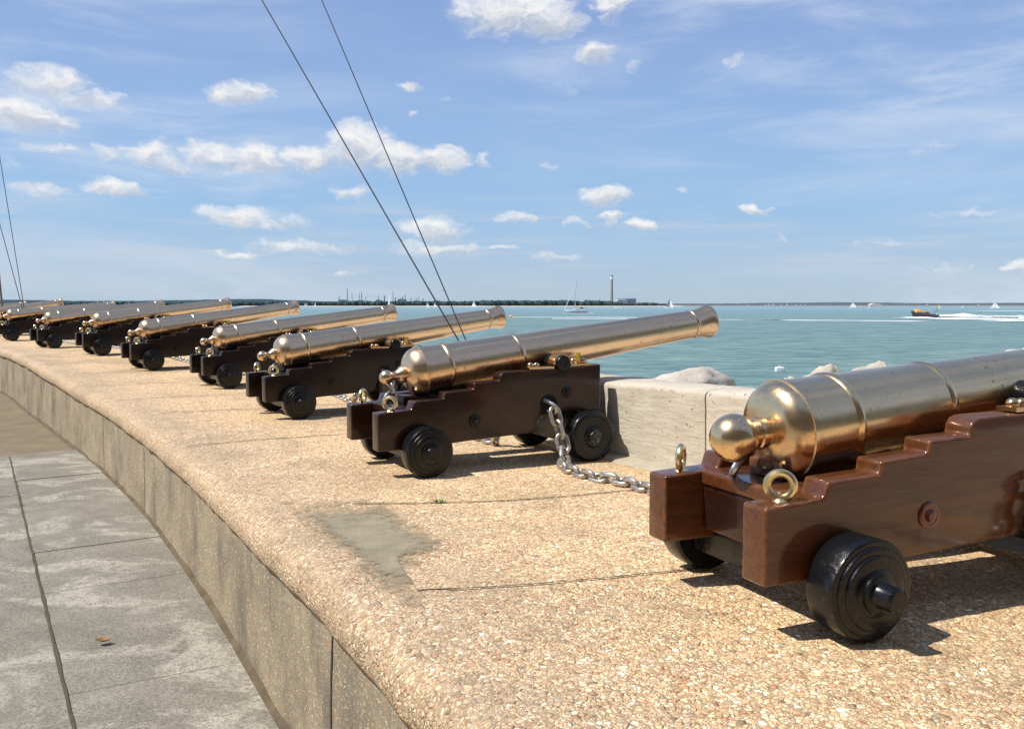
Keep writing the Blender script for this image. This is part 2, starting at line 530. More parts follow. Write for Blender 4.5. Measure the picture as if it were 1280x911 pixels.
BRASS_NEAR = mat_brass('polished_brass', (.96, .69, .37), .22, (.80, .575, .35))
BRASS = mat_brass('weathered_brass', (.97, .68, .395), .25, (.82, .575, .37))
BRASS_BRIGHT = plain('bright_brass_fittings', (.72, .47, .26), .25, 1.0, .2, 30)
BRASS_PALE = plain('pale_brass_ring', (.78, .64, .36), .3, 1.0, .2, 40)
YELLOW = plain('yellow_brass_key', (.60, .42, .06), .35, .6)
WOOD_NEAR = mat_wood('varnished_mahogany', (.145, .046, .014), (.060, .018, .006), (.24, .095, .032), .10)
WOOD = mat_wood('dark_varnished_mahogany', (.030, .0075, .0028), (.011, .0038, .002), (.12, .032, .010), .11, .45, .02, .6)
WOOD_SHADED = mat_wood('shade_blackened_mahogany', (.013, .005, .003), (.006, .003, .002), (.05, .018, .008), .16, .35, .02, .4)  # far carriages' mahogany with their shade put into the colour
BLACK = mat_blackpaint()
HUBW = mat_worn_hub()
GALV = mat_galv()
DARK = plain('hollow_shade_black', (.006, .005, .005), .9)
REDBOLT = plain('red_brown_bolt', (.16, .032, .014), .35, 0, .3, 40, .6)

# ------------------------------------------------------------------ path of the platform
INNER = [(2.4, -4.0), (1.62, -1.9), (.95, -.4), (.3, 1.0), (-.245, 2.094), (-.842, 3.222), (-1.60, 4.6), (-2.42, 6.0), (-3.85, 8.25),
         (-6.0, 11.3), (-7.73, 13.7), (-9.84, 16.64), (-12.4, 19.5), (-15.3, 22.6), (-19.0, 26.4)]
OUTER = [(6.1, -5.0), (4.5, -1.6), (3.5, .4), (2.72, 1.8), (1.985, 3.135), (1.29, 4.3), (.61, 5.53), (-.10, 6.9), (-.885, 8.30), (-2.32, 10.80), (-4.05, 12.88),
         (-5.88, 15.23), (-8.05, 17.90), (-10.44, 20.72), (-13.0, 23.5), (-17.2, 28.2), (-20.5, 31.7)]
inner = resample(catmull([(x, y, 0) for x, y in INNER], 14), .1)
for _ in range(60):   # fair the curve
    inner = [inner[0]] + [(a + b * 2 + c) / 4 for a, b, c in zip(inner, inner[1:], inner[2:])] + [inner[-1]]
outer = catmull([(x, y, 0) for x, y in OUTER], 10)
ZTAB = [(2.19, -.001), (4.6, -.0586), (6.98, -.0583), (9.41, -.0382), (11.4, .0128), (13.7, .0787), (16.2, .0705), (19.2, .0884), (30, .09)]
def zplat(y_inner): return interp(ZTAB, y_inner)

def normal_at(P, i):
    d = P[min(i + 1, len(P) - 1)] - P[max(i - 1, 0)]
    d.normalize()
    return Vector((d.y, -d.x, 0))
def hit_outer(p, n):
    best = 2.4
    for a, b in zip(outer, outer[1:]):
        e = b - a
        den = n.x * e.y - n.y * e.x
        if abs(den) < 1e-9: continue
        w = a - p
        t = (w.x * e.y - w.y * e.x) / den
        u = (w.x * n.y - w.y * n.x) / den
        if -1e-6 <= u <= 1 + 1e-6 and 1.0 < t < 5: return t
    return best
NRM = [normal_at(inner, i) for i in range(len(inner))]
WID = [hit_outer(p, n) for p, n in zip(inner, NRM)]
S0 = min(range(len(inner)), key=lambda i: (inner[i] - Vector((-.245, 2.094, 0))).length)

def z_at(x, y):
    p = Vector((x, y, 0))
    i = min(range(len(inner)), key=lambda k: abs((p - inner[k]).dot(Vector((-NRM[k].y, NRM[k].x, 0)))) + .05 * (p - inner[k]).length)
    T = Vector((-NRM[i].y, NRM[i].x, 0))
    return zplat(inner[i].y + T.y * (p - inner[i]).dot(T) )

# platform top with rounded lip: (offset from wall face towards the sea, height)
def lip_profile():
    pr = [(.03, -.150), (-.004, -.146), (-.014, -.125), (-.014, -.085), (.000, -.045), (.028, -.018), (.065, -.005), (.12, 0.0)]
    return pr
verts = []; faces = []; uvs = []
ncol = None
for i, p in enumerate(inner):
    n = NRM[i]; w = WID[i] + .05
    prof = lip_profile() + [(.12 + (w - .12) * k / 14, 0.0) for k in range(1, 15)]
    z0 = zplat(p.y)
    row = []
    for k, (o, z) in enumerate(prof):
        q = p + n * o
        amp = .012 if k < 8 else .006
        dz = amp * mnoise.noise(Vector((q.x * 2.1, q.y * 2.1, 0))) + (.007 * mnoise.noise(Vector((q.x * 9, q.y * 9, z * 9))) if k < 9 else 0)
        do = .009 * mnoise.noise(Vector((q.x * 3.3, q.y * 3.3, 4))) + .008 * mnoise.noise(Vector((q.x * 11, q.y * 11, 9))) if k < 7 else 0
        q = q + n * do
        verts.append((q.x, q.y, z + z0 + dz))
        uvs.append(((i - S0) * .1, o))
    ncol = len(prof)
for i in range(len(inner) - 1):
    for k in range(ncol - 1):
        a = i * ncol + k
        faces.append((a, a + 1, a + ncol + 1, a + ncol))
def with_uv(o, uvs):
    me = o.data
    uvl = me.uv_layers.new(name='path')
    for lp in me.loops: uvl.data[lp.index].uv = uvs[lp.vertex_index]
    return o
PLAT = mat_platform()
plat = obj_py('gun_platform', verts, faces, PLAT, sharp=None)
with_uv(plat, uvs)
tag(plat, kind='structure')
for p in plat.data.polygons:
    pass

# low retaining wall below the lip
verts = []; faces = []
for i, p in enumerate(inner):
    n = NRM[i]; z0 = zplat(p.y)
    for k in range(9):
        z = (-.150 + z0) + (PAVE_Z - .06 - (-.150 + z0)) * k / 8
        q = p + n * (.012 + .010 * mnoise.noise(Vector((p.x * 3, p.y * 3, z * 3))) - .012 * (k / 8))
        verts.append((q.x, q.y, z))
    q = p + n * .3
    verts.append((q.x, q.y, PAVE_Z - .06)); verts.append((q.x, q.y, -.152 + z0))
for i in range(len(inner) - 1):
    for k in range(11):
        a = i * 11 + k; b = i * 11 + (k + 1) % 11
        faces.append((a, b, b + 11, a + 11))
WALLF = mat_wallface()
rw = empty('retaining_wall', (inner[S0].x, inner[S0].y, PAVE_Z))
tag(rw, 'low weathered concrete retaining wall curving along the grey paving under the gun platform', 'wall')
def to_local(vs, o): return [(v[0] - o.location.x, v[1] - o.location.y, v[2] - o.location.z) for v in vs]
obj_py('wall_face', to_local(verts, rw), faces, WALLF, rw)

# thin dark joints and cracks: ribbons laid just above a surface
GROOVE = mat_ground('dark_joint_dirt', (.045, .036, .026), (.09, .07, .045), 9, (.2, .16, .11), .4)
def ribbon(pts, w, jitter=.35, seed=0):
    """pts list of Vector on a surface with up vector list; flat in xy"""
    vs = []; fs = []
    for i, p in enumerate(pts):
        d = (pts[min(i + 1, len(pts) - 1)] - pts[max(i - 1, 0)]).normalized()
        s = Vector((-d.y, d.x, 0))
        ww = w * (.6 + .9 * abs(mnoise.noise(Vector((p.x * 7 + seed, p.y * 7, 2)))))
        off = s * (w * jitter * 2 * mnoise.noise(Vector((p.x * 5, p.y * 5 + seed, 7))))
        vs += [p + off - s * ww * .5, p + off + s * ww * .5]
    for i in range(len(pts) - 1):
        fs.append((2 * i, 2 * i + 1, 2 * i + 3, 2 * i + 2))
    return vs, fs
def surf(x, y):
    z0 = z_at(x, y)
    return Vector((x, y, z0 + .006 * mnoise.noise(Vector((x * 2.1, y * 2.1, 0))) + .005))
jv = []; jf = []
def addrib(vs, fs):
    b = len(jv)
    jv.extend(vs); jf.extend([tuple(b + k for k in f) for f in fs])
def surf_line(pts, w, seed):
    P = resample(catmull([(x, y, 0) for x, y in pts], 10), .04)
    addrib(*ribbon([surf(p.x, p.y) for p in P], w, seed=seed))
surf_line([(-.305, 2.7), (-.051, 2.723), (.401, 2.843), (.874, 3.0), (1.5, 3.2), (2.0, 3.4)], .010, 1)
surf_line([(-.759, 4.063), (-.077, 4.097), (.647, 4.331), (1.1, 4.5)], .014, 2)
surf_line([(-3.119, 7.64), (-1.88, 8.274), (-1.1, 8.7)], .016, 3)
for si in (-26, -10, 43, 75, 91, 107, 123, 140, 156, 173):
    i = S0 + si
    if 0 <= i < len(inner):
        p = inner[i]; n = NRM[i]
        a = p + n * .10; b = p + n * (WID[i] - .04); m = a.lerp(b, .5) + Vector((rnd.uniform(-.04, .04), rnd.uniform(-.04, .04), 0))
        surf_line([(a.x, a.y), (m.x, m.y), (b.x, b.y)], .016, si)
jo = obj_py('platform_joints', jv, jf, GROOVE, sharp=None)
tag(jo, kind='structure')

# vertical joints in the wall face, each a thin groove strip standing 3 mm proud of the face
gv = []; gf = []
for si in (8, 55, 76, 121, 157, 178):
    i = S0 + si
    p = inner[i]; n = NRM[i]; d = Vector((-n.y, n.x, 0)); z0 = zplat(p.y)
    base = len(gv)
    for k in range(13):
        z = -.16 + z0 + (PAVE_Z + .16 - z0) * k / 12
        q = p + n * .003 + n * (.010 * mnoise.noise(Vector((p.x * 3, p.y * 3, z * 3))) - .012 * ((k / 12) ) + .012 - .006)
        off = .006 * mnoise.noise(Vector((p.x, p.y, z * 9)))
        w = .005 + .004 * abs(mnoise.noise(Vector((p.x, 3, z * 14))))
        q.z = z
        gv += [q + d * (off - w), q + d * (off + w)]
    for k in range(12):
        gf.append((base + 2 * k, base + 2 * k + 1, base + 2 * k + 3, base + 2 * k + 2))
obj_py('wall_joint', to_local(gv, rw), gf, GROOVE, rw, sharp=None)

# mortar repair patch on the platform
PATCHM = mat_ground('smooth_mortar_patch', (.37, .315, .21), (.235, .205, .14), 9, (.50, .43, .30), .5)
pp = [(-1.00, 3.98), (-.80, 4.02), (-.60, 3.99), (-.48, 3.66), (-.312, 3.35), (-.285, 3.2), (-.31, 3.14), (-.355, 3.07), (-.375, 2.95), (-.335, 2.80), (-.305, 2.71), (-.345, 2.67), (-.42, 2.77), (-.55, 3.02), (-.72, 3.38), (-.87, 3.70)]
pl = catmull([(x, y, 0) for x, y in pp + pp[:1]], 14)[:-1]
cx, cy = -.50, 3.30
pv = [surf(cx, cy) + Vector((0, 0, .0015))]; pf = []
rings = 7
for r in range(1, rings + 1):
    for p in pl:
        t = r / rings
        x = cx + (p.x - cx) * t; y = cy + (p.y - cy) * t
        if r == rings:
            x = cx + (x - cx) * 1.25; y = cy + (y - cy) * 1.22
        s = surf(x, y)
        s.z += .0015
        pv.append(s)
m = len(pl)
for k in range(m): pf.append((0, 1 + (k + 1) % m, 1 + k))
for r in range(rings - 1):
    for k in range(m):
        a = 1 + r * m + k; b = 1 + r * m + (k + 1) % m
        pf.append((a, b, b + m, a + m))
pa = obj_py('mortar_patch', pv, pf, PATCHM, sharp=None)
with_uv(pa, [(0, 0)] + [(k / m, r / rings) for r in range(1, rings + 1) for k in range(m)])
_t = PATCHM.node_tree; _b = [n_ for n_ in _t.nodes if n_.type == 'BSDF_PRINCIPLED'][0]
_uv = _t.nodes.new('ShaderNodeUVMap'); _uv.uv_map = 'path'
_sp = _t.nodes.new('ShaderNodeSeparateXYZ'); _t.links.new(_uv.outputs[0], _sp.inputs[0])
_g = _t.nodes.new('ShaderNodeNewGeometry'); _n = _t.nodes.new('ShaderNodeTexNoise'); _n.inputs['Scale'].default_value = 17; _n.inputs['Detail'].default_value = 8; _n.inputs['Roughness'].default_value = .8
_t.links.new(_g.outputs['Position'], _n.inputs['Vector'])
_m = _t.nodes.new('ShaderNodeMath'); _m.operation = 'MULTIPLY_ADD'; _t.links.new(_n.outputs[0], _m.inputs[0]); _m.inputs[1].default_value = -1.5; _m.inputs[2].default_value = 1.72
_d = _t.nodes.new('ShaderNodeMath'); _d.operation = 'SUBTRACT'; _t.links.new(_m.outputs[0], _d.inputs[0]); _t.links.new(_sp.outputs[1], _d.inputs[1])
_r = _t.nodes.new('ShaderNodeMapRange'); _t.links.new(_d.outputs[0], _r.inputs[0]); _r.inputs[1].default_value = -.05; _r.inputs[2].default_value = .36
_t.links.new(_r.outputs[0], _b.inputs['Alpha'])
tag(pa, kind='structure')

# ------------------------------------------------------------------ paving below
PAVE = mat_paving()
EARTH = mat_ground('gutter_earth', (.19, .145, .09), (.09, .07, .046), 6, (.30, .24, .16), .9)
ASPH = mat_ground('brown_gritty_path', (.26, .20, .125), (.17, .14, .095), 2.5, (.42, .34, .23), .6)
gv = [(-70, -40, PAVE_Z - .05), (12, -40, PAVE_Z - .05), (12, 2, PAVE_Z - .05)]
# ground sheet follows under the wall and stops below the platform
low = [(p + NRM[i] * .25) for i, p in enumerate(inner)][::8]
poly = [(-70, -40), (90, -40), (90, -9), (2.9, -9)] + [(p.x, p.y) for p in low] + [(-70, 60)]
g = obj_py('path', [(x, y, PAVE_Z - .012) for x, y in poly], [tuple(range(len(poly)))], ASPH, sharp=None)
tag(g, kind='structure')
# earth strip between slabs and wall
ev = []; ef = []
for i, p in enumerate(inner):
    for k, o in enumerate((-.026, -.014, -.005, .02)):
        q = p + NRM[i] * o
        ev.append((q.x, q.y, PAVE_Z + (-.004, .006, .014, .03)[k] + .006 * mnoise.noise(Vector((q.x * 9, q.y * 9, 0)))))
for i in range(len(inner) - 1):
    for k in range(3):
        a = i * 4 + k
        ef.append((a, a + 1, a + 5, a + 4))
eo = obj_py('gutter', ev, ef, EARTH, sharp=None)
tag(eo, kind='structure')
# slabs in courses that follow the wall
sv = []; sf = []
JA = Vector((-3.53 * .985, 6.23 * .985, 0)); JM = Vector((-.850, -.526, 0))
def off_line(p, n, c):
    return max(.25 + c, ((p - JA).dot(JM) - c) / n.dot(JM))
def slab_quad(i0, i1, c0, c1, gap=.0018):
    base = len(sv)
    n_s = max(2, int((i1 - i0)))
    rows = []
    hz = rnd.uniform(-.003, .003)
    for a in range(n_s + 1):
        fi = i0 + (i1 - i0) * a / n_s
        if a == 0: fi += .02
        if a == n_s: fi -= .02
        i = int(max(0, min(len(inner) - 2, math.floor(fi)))); t = fi - i
        p = inner[i].lerp(inner[i + 1], t); n = NRM[i].lerp(NRM[i + 1], t)
        row = []
        o0 = -.012 if c0 is None else off_line(p, n, c0)
        o1 = off_line(p, n, c1)
        for b in range(5):
            o = o0 + (o1 - o0) * b / 4
            if b == 0: o += gap
            if b == 4: o -= gap
            q = p - n * o
            edge = (a in (0, n_s)) or b in (0, 4)
            row.append((q.x + (.008 * mnoise.noise(Vector((q.x * 6, q.y * 6, 3))) if edge else 0), q.y, PAVE_Z + hz + .004 * mnoise.noise(Vector((q.x * 3, q.y * 3, 0))) - (.003 if edge else 0)))
        rows.append(row)
    for row in rows: sv.extend(row)
    for a in range(n_s):
        for b in range(4):
            k = base + a * 5 + b
            sf.append((k, k + 1, k + 6, k + 5))
    # skirts
    for a in range(n_s):
        for b in (0, 4):
            k = base + a * 5 + b
            x0 = len(sv); u = sv[k]; w = sv[k + 5]
            sv.extend([(u[0], u[1], u[2] - .04), (w[0], w[1], w[2] - .04)])
            sf.append((k, k + 5, x0 + 1, x0))
    for b in range(4):
        for a in (0, n_s):
            k = base + a * 5 + b
            x0 = len(sv); u = sv[k]; w = sv[k + 1]
            sv.extend([(u[0], u[1], u[2] - .04), (w[0], w[1], w[2] - .04)])
            sf.append((k, k + 1, x0 + 1, x0))
i_end = min(range(len(inner)), key=lambda i: (inner[i] - Vector((-5.02, 10.0, 0))).length)
cuts = [i_end - 1]
step = [16.5, 12.5, 16.0, 9.8, 15.5, 11.5]
k = 0
while cuts[-1] > 12:
    cuts.append(cuts[-1] - step[k % 6]); k += 1
for a, b in zip(cuts, cuts[1:]):
    slab_quad(b, a, None, 0.0)
cuts2 = [i_end - 1] + [c + 5.5 for c in cuts[1:]]
for j in range(7):
    cc = cuts if j % 2 else cuts2
    for a, b in zip(cc, cc[1:]):
        slab_quad(b, a, .72 * j, .72 * (j + 1))
so = obj_py('pavement', sv, sf, PAVE, sharp=25)
tag(so, kind='structure')
jb = []; jbf = []
for _k in (0,):
    pts = []
    for i in range(10, int(cuts[0])):
        q = inner[i] - NRM[i] * off_line(inner[i], NRM[i], 0.0)
        pts.append(Vector((q.x, q.y, PAVE_Z + .003)))
    v_, f_ = ribbon(pts, .019, .10, 5)
    jb += v_; jbf += f_
po = obj_py('pavement_joint', jb, jbf, mat_ground('mossy_joint', (.075, .07, .04), (.12, .105, .065), 8, (.2, .17, .1), .5), sharp=None)
tag(po, kind='structure')

# fallen leaf and weed
LEAF = plain('dry_leaf', (.34, .16, .055), .7, 0, .3, 60)
lv = []; lf = []
prof = [0, .012, .019, .021, .017, .009, 0]
for i, w in enumerate(prof):
    x = -.04 + .08 * i / 6
    for k in (-1, 0, 1):
        lv.append((x, k * w, .008 + .018 * (x / .04) ** 2 + (abs(k) * w * .7)))
for i in range(6):
    for k in range(2):
        a = i * 3 + k
        lf.append((a, a + 1, a + 4, a + 3))
leaf = obj_py('fallen_leaf', lv, lf, LEAF, loc=(-2.0, 4.146, PAVE_Z + .004), rot=(0, 0, .3))
tag(leaf, 'small curled brown dead leaf lying alone on the grey paving slabs', 'leaf')
WEED = plain('weed_green', (.10, .15, .03), .6)
wv = []; wf = []
for k in range(26):
    a = rnd.uniform(0, 2 * PI); r0 = rnd.uniform(0, .026); L = rnd.uniform(.008, .018)
    c = Vector((math.cos(a) * r0 * 1.6, math.sin(a) * r0 * .6, 0)); d = Vector((math.cos(a + 1), math.sin(a + 1), rnd.uniform(.3, 1))).normalized() * L
    s = Vector((-d.y, d.x, 0)).normalized() * .006
    b = len(wv); wv += [c - s, c + s, c + d + s * .3, c + d - s * .3]; wf.append((b, b + 1, b + 2, b + 3))
wd = obj_py('weed_tuft', wv, wf, WEED, loc=tuple(surf(-.358, 4.085)))
tag(wd, 'tiny green weed growing in the joint across the pebbled platform', 'weed')

# ------------------------------------------------------------------ sea wall (parapet) on the seaward side
PAR = mat_parapet()
oo = resample(outer, .08)
ON = [normal_at(oo, i) for i in range(len(oo))]
wall = empty('sea_wall', (oo[60].x, oo[60].y, 0))
tag(wall, 'thick pale stone sea wall in blocks along the seaward edge in front of the guns', 'wall')
WH = .465; WT = .42
def wall_z(p):
    return z_at(p.x - 1.8 * .85, p.y - 1.0)
# joints: one at (1.03,4.68)
jidx = [min(range(len(oo)), key=lambda i: (oo[i] - Vector((1.03, 4.72, 0))).length)]
while jidx[-1] > 22: jidx.append(jidx[-1] - 19)
jidx = jidx[::-1]
while jidx[-1] < len(oo) - 22: jidx.append(jidx[-1] + 19)
jidx = [0] + jidx + [len(oo) - 1]
wz_cache = [wall_z(p) for p in oo]
for a, b in zip(jidx, jidx[1:]):
    if b - a < 3: continue
    vs = []; fs = []
    sub = 2
    prof = [(0, -.25), (0, 0), (.004, .08), (0, .16), (0, .24), (-.002, .31), (.004, .36), (.0, WH - .035), (.004, WH - .014), (.018, WH - .002), (.12, WH + .004), (.2, WH + .006), (.3, WH + .002), (WT - .03, WH), (WT, WH - .03), (WT, .2), (WT, -1.2), (WT, -3.6)]
    npf = len(prof)
    N = (b - a) * sub
    for k in range(N + 1):
        fi = a + k / sub
        i = min(int(fi), len(oo) - 2); t = fi - i
        p = oo[i].lerp(oo[i + 1], t); n = ON[i].lerp(ON[min(i + 1, len(ON) - 1)], t)
        d = Vector((-n.y, n.x, 0))
        ends = min(k, N - k)
        sh = -.004 if ends == 0 else 0
        z0 = wz_cache[i]
        for (o, z) in prof:
            q = p + n * o
            w = .007 * mnoise.noise(Vector((q.x * 4, q.y * 4, z * 7))) + .006 * mnoise.noise(Vector((q.x * 13, q.y * 13, z * 22)))
            # a ragged horizontal crack
            cr = mnoise.noise(Vector((q.x * 2.2, q.y * 2.2, 0))) * .03
            if abs(z - (.36 + cr)) < .022 and o < .1 and mnoise.noise(Vector((q.x * 1.7, q.y * 1.7, 11))) > -.1: w += .012
            dzv = .012 * mnoise.noise(Vector((q.x * 3, q.y * 3, 5))) if z > .3 else 0
            q = q + n * (w + (.010 if ends == 0 and z < WH else 0)) + d * (.006 if k == 0 else (-.006 if k == N else 0))
            vs.append((q.x, q.y, z + z0 + dzv + (-.008 if ends == 0 and z > .3 else 0)))
    for k in range(N):
        for j in range(npf - 1):
            c = k * npf + j
            fs.append((c, c + npf, c + npf + 1, c + 1))
    fs.append(tuple(range(npf)))
    fs.append(tuple(N * npf + j for j in range(npf))[::-1])
    obj_py('wall_block', to_local(vs, wall), fs, PAR, wall, sharp=50)
# mortar fillet at the foot of the wall
FIL = mat_ground('pale_mortar_fillet', (.50, .44, .34), (.36, .31, .23), 6, (.55, .5, .4), .4)
vs = []; fs = []
for i, p in enumerate(oo):
    n = ON[i]; z0 = wz_cache[i]
    w = .11 + .03 * mnoise.noise(Vector((p.x * 3, p.y * 3, 2)))
    for (o, z) in ((-w - .02, -.004), (-w, .010), (-.04, .016), (.03, .022)):
        q = p + n * o
        vs.append((q.x, q.y, z0 + z + .004 * mnoise.noise(Vector((q.x * 8, q.y * 8, 0)))))
for i in range(len(oo) - 1):
    for k in range(3):
        a = i * 4 + k; fs.append((a, a + 1, a + 5, a + 4))
obj_py('mortar_fillet', to_local(vs, wall), fs, FIL, wall, sharp=None)

# boulders on the seaward side
ROCK = mat_rock()
def boulder(loc, size, seed, label, rz=0):
    bm = bmesh.new()
    bmesh.ops.create_icosphere(bm, subdivisions=5, radius=1)
    rr = random.Random(seed)
    planes = [(Vector((rr.gauss(0, 1), rr.gauss(0, 1), rr.gauss(0, 1))).normalized(), rr.uniform(.70, .92)) for _ in range(16)]
    for v in bm.verts:
        c = v.co.copy()
        f = 1.08 + .12 * mnoise.noise(c * 1.2 + Vector((seed, 0, 0))) + .10 * mnoise.noise(c * 3.1 + Vector((0, seed, 0))) + .05 * mnoise.noise(c * 8 + Vector((0, 0, seed)))
        for (pn, ph) in planes:
            dd = c.dot(pn)
            if dd > ph: c = c - pn * (dd - ph) * .92
        v.co = Vector((c.x * size[0], c.y * size[1], c.z * (size[2] if c.z > 0 else .85))) * f
    o = obj_bm('boulder', bm, ROCK, loc=loc, rot=(0, 0, rz), sharp=60)
    tag(o, label, 'boulder', 'armour rocks below the sea wall')
    return o
boulder((1.34, 6.85, .02), (.62, .46, .37), 3, 'large pale rock above the sea wall behind the second cannon muzzle', .5)
boulder((2.16, 6.5, .335 - .26), (.20, .24, .30), 8, 'small pale rock tip just over the nearest barrel at its breech end', .2)
boulder((2.37, 6.5, .385 - .26), (.20, .24, .30), 12, 'rounded pale rock tip in the middle over the nearest barrel', .9)
boulder((2.70, 6.5, .430 - .26), (.27, .28, .30), 15, 'wide flat pale rock over the nearest barrel, right of two smaller rock tips', .4)
boulder((3.83, 6.5, .560 - .30), (.36, .34, .34), 21, 'pale rock at the right picture edge above the nearest barrel', .1)
# rubble bank that the boulders sit on, running down into the water
vs = []; fs = []
for i, p in enumerate(oo):
    n = ON[i]
    for k in range(33):
        o = WT + .01 + 6.4 * k / 32
        z = -.28 if o < 2.9 else -.28 - 3.6 * ((o - 2.9) / 3.9)
        q = p + n * o
        dv = mnoise.voronoi(Vector((q.x * 1.5, q.y * 1.5, 0)))[0]
        z += (.30 * min(.8, dv[1] - dv[0]) - .12 + .08 * mnoise.noise(Vector((q.x * 4, q.y * 4, 3)))) * min(1, k / 4)
        vs.append((q.x, q.y, z))
for i in range(len(oo) - 1):
    for k in range(32):
        a_ = i * 33 + k; fs.append((a_, a_ + 1, a_ + 34, a_ + 33))
tag(obj_py('rock_bank', vs, fs, ROCK, sharp=None), kind='structure')

# ------------------------------------------------------------------ the cannons
def barrel_mesh(kind):
    prof = []
    if kind == 'ball': sc, rb, s2 = -1.083, .073, -.315
    else: sc, rb, s2 = -1.114, .043, -.256
    prof.append((sc - rb, 0))
    neck = .045 if kind == 'ball' else .027
    a_end = math.pi - math.asin(neck / rb)
    for k in range(1, 15):
        t = a_end * k / 14
        prof.append((sc - rb * math.cos(t), rb * math.sin(t)))
    x0 = sc + rb * math.cos(math.asin(neck / rb))
    if kind == 'ball':
        prof += [(x0 + .006, neck), (x0 + .016, .043), (x0 + .020, .049), (x0 + .030, .050), (x0 + .034, .046), (-.978, .047)]
        prof += [(-.972, .075), (-.966, .100), (-.955, .122), (-.938, .139), (-.922, .1465), (-.909, .1495)]
    else:
        prof += [(x0 + .012, .0255), (-1.052, .029), (-1.040, .036), (-1.030, .046), (-1.020, .051), (-1.010, .050), (-1.004, .047), (-1.000, .052)]
        prof += [(-.994, .078), (-.984, .101), (-.970, .120), (-.952, .135), (-.930, .1445), (-.9095, .1495)]
    prof += [(-.9085, .1535), (-.9075, .1555), (-.896, .1555), (-.8945, .1505), (-.80, .1465)]
    s1 = -.720 if kind == 'ball' else -.745
    prof += [(s1 - .017, .1455), (s1 - .013, .149), (s1 - .005, .1525), (s1 + .003, .1525), (s1 + .010, .149), (s1 + .014, .1445), (s1 + .020, .1440)]
    prof += [(s2 - .022, .1345), (s2 - .017, .1375), (s2 - .010, .1395), (s2, .1385), (s2 + .008, .1345), (s2 + .014, .1305)]
    prof += [(0, .1255), (.4, .1165), (.8, .1065), (1.13, .0985)]
    prof += [(1.150, .0980), (1.154, .1015), (1.160, .1030), (1.168, .1030), (1.174, .1010), (1.178, .0985), (1.20, .0985), (1.235, .1015), (1.265, .1075), (1.288, .1135), (1.303, .1172), (1.316, .1180), (1.325, .1165), (1.331, .1115), (1.333, .104), (1.333, .055), (1.326, .050), (.95, .049), (.95, 0)]
    bm = bmesh.new()
    lathe(bm, prof, 'x', 72)
    me = bpy.data.meshes.new('barrel')
    bmesh.ops.recalc_face_normals(bm, faces=bm.faces[:])
    bm.to_mesh(me); bm.free()
    return me

CHEEK = [(-.262, .148), (.0, .150), (.24, .168), (.50, .180), (.715, .187), (.735, .22), (.745, .262), (.775, .292), (.82, .303), (1.2, .303), (1.205, .40), (1.205, .588),
         (1.0, .572), (.535, .564), (.508, .556), (.495, .538), (.492, .512), (.328, .508), (.324, .470), (.142, .460), (.138, .424), (-.048, .417), (-.062, .372), (-.262, .362)]
C1, C2 = .190, .2876
T1 = .304
RR, RF = .1405, .1555

def wheel_mesh(front, hub=.03):
    if front:
        r = RF
        pr = [(0, 0), (0, r - .012), (.006, r - .003), (.014, r), (.092, r), (.104, r - .004), (.111, r - .013), (.112, r - .030), (.108, r - .034), (.107, .068), (.111, .064), (.118, .058), (.120, 0)]
    else:
        r = RR
        pr = [(0, 0), (0, r - .010), (.006, r - .002), (.012, r), (.090, r), (.0985, r - .003), (.101, r - .009), (.1005, r - .019), (.107, r - .022), (.109, r - .027), (.1085, r - .039), (.115, r - .042), (.117, r - .047), (.1165, .066), (.121, .062), (.1225, .056), (.1225, 0)]
    bm = bmesh.new()
    lathe(bm, pr, 'y', 56)
    for v in bm.verts:   # hand-turned, slightly uneven, knocked about
        if v.co.xz.length > .09:
            v.co += Vector((v.co.x, 0, v.co.z)).normalized() * .0025 * mnoise.noise(Vector((v.co.x * 22, v.co.y * 30, v.co.z * 22)))
    me = bpy.data.meshes.new('wheel'); bmesh.ops.recalc_face_normals(bm, faces=bm.faces[:]); bm.to_mesh(me); bm.free()
    bm = bmesh.new()
    b0 = .1222 if not front else .1205
    if front: hp = [(b0, .046), (b0 + .006, .046), (b0 + .010, .040), (b0 + .016, .038), (b0 + .018, .030), (b0 + .018, 0)]
    else: hp = [(b0, .056), (b0 + .008, .055), (b0 + .011, .046), (b0 + .013, .036), (b0 + .016, .034), (b0 + hub, .033), (b0 + hub + .006, .027), (b0 + hub + .006, 0)]
    lathe(bm, hp, 'y', 32)
    mh = bpy.data.meshes.new('hub'); bmesh.ops.recalc_face_normals(bm, faces=bm.faces[:]); bm.to_mesh(mh); bm.free()
    return me, mh

BAR_BUTTON = barrel_mesh('button'); BAR_BALL = barrel_mesh('ball')

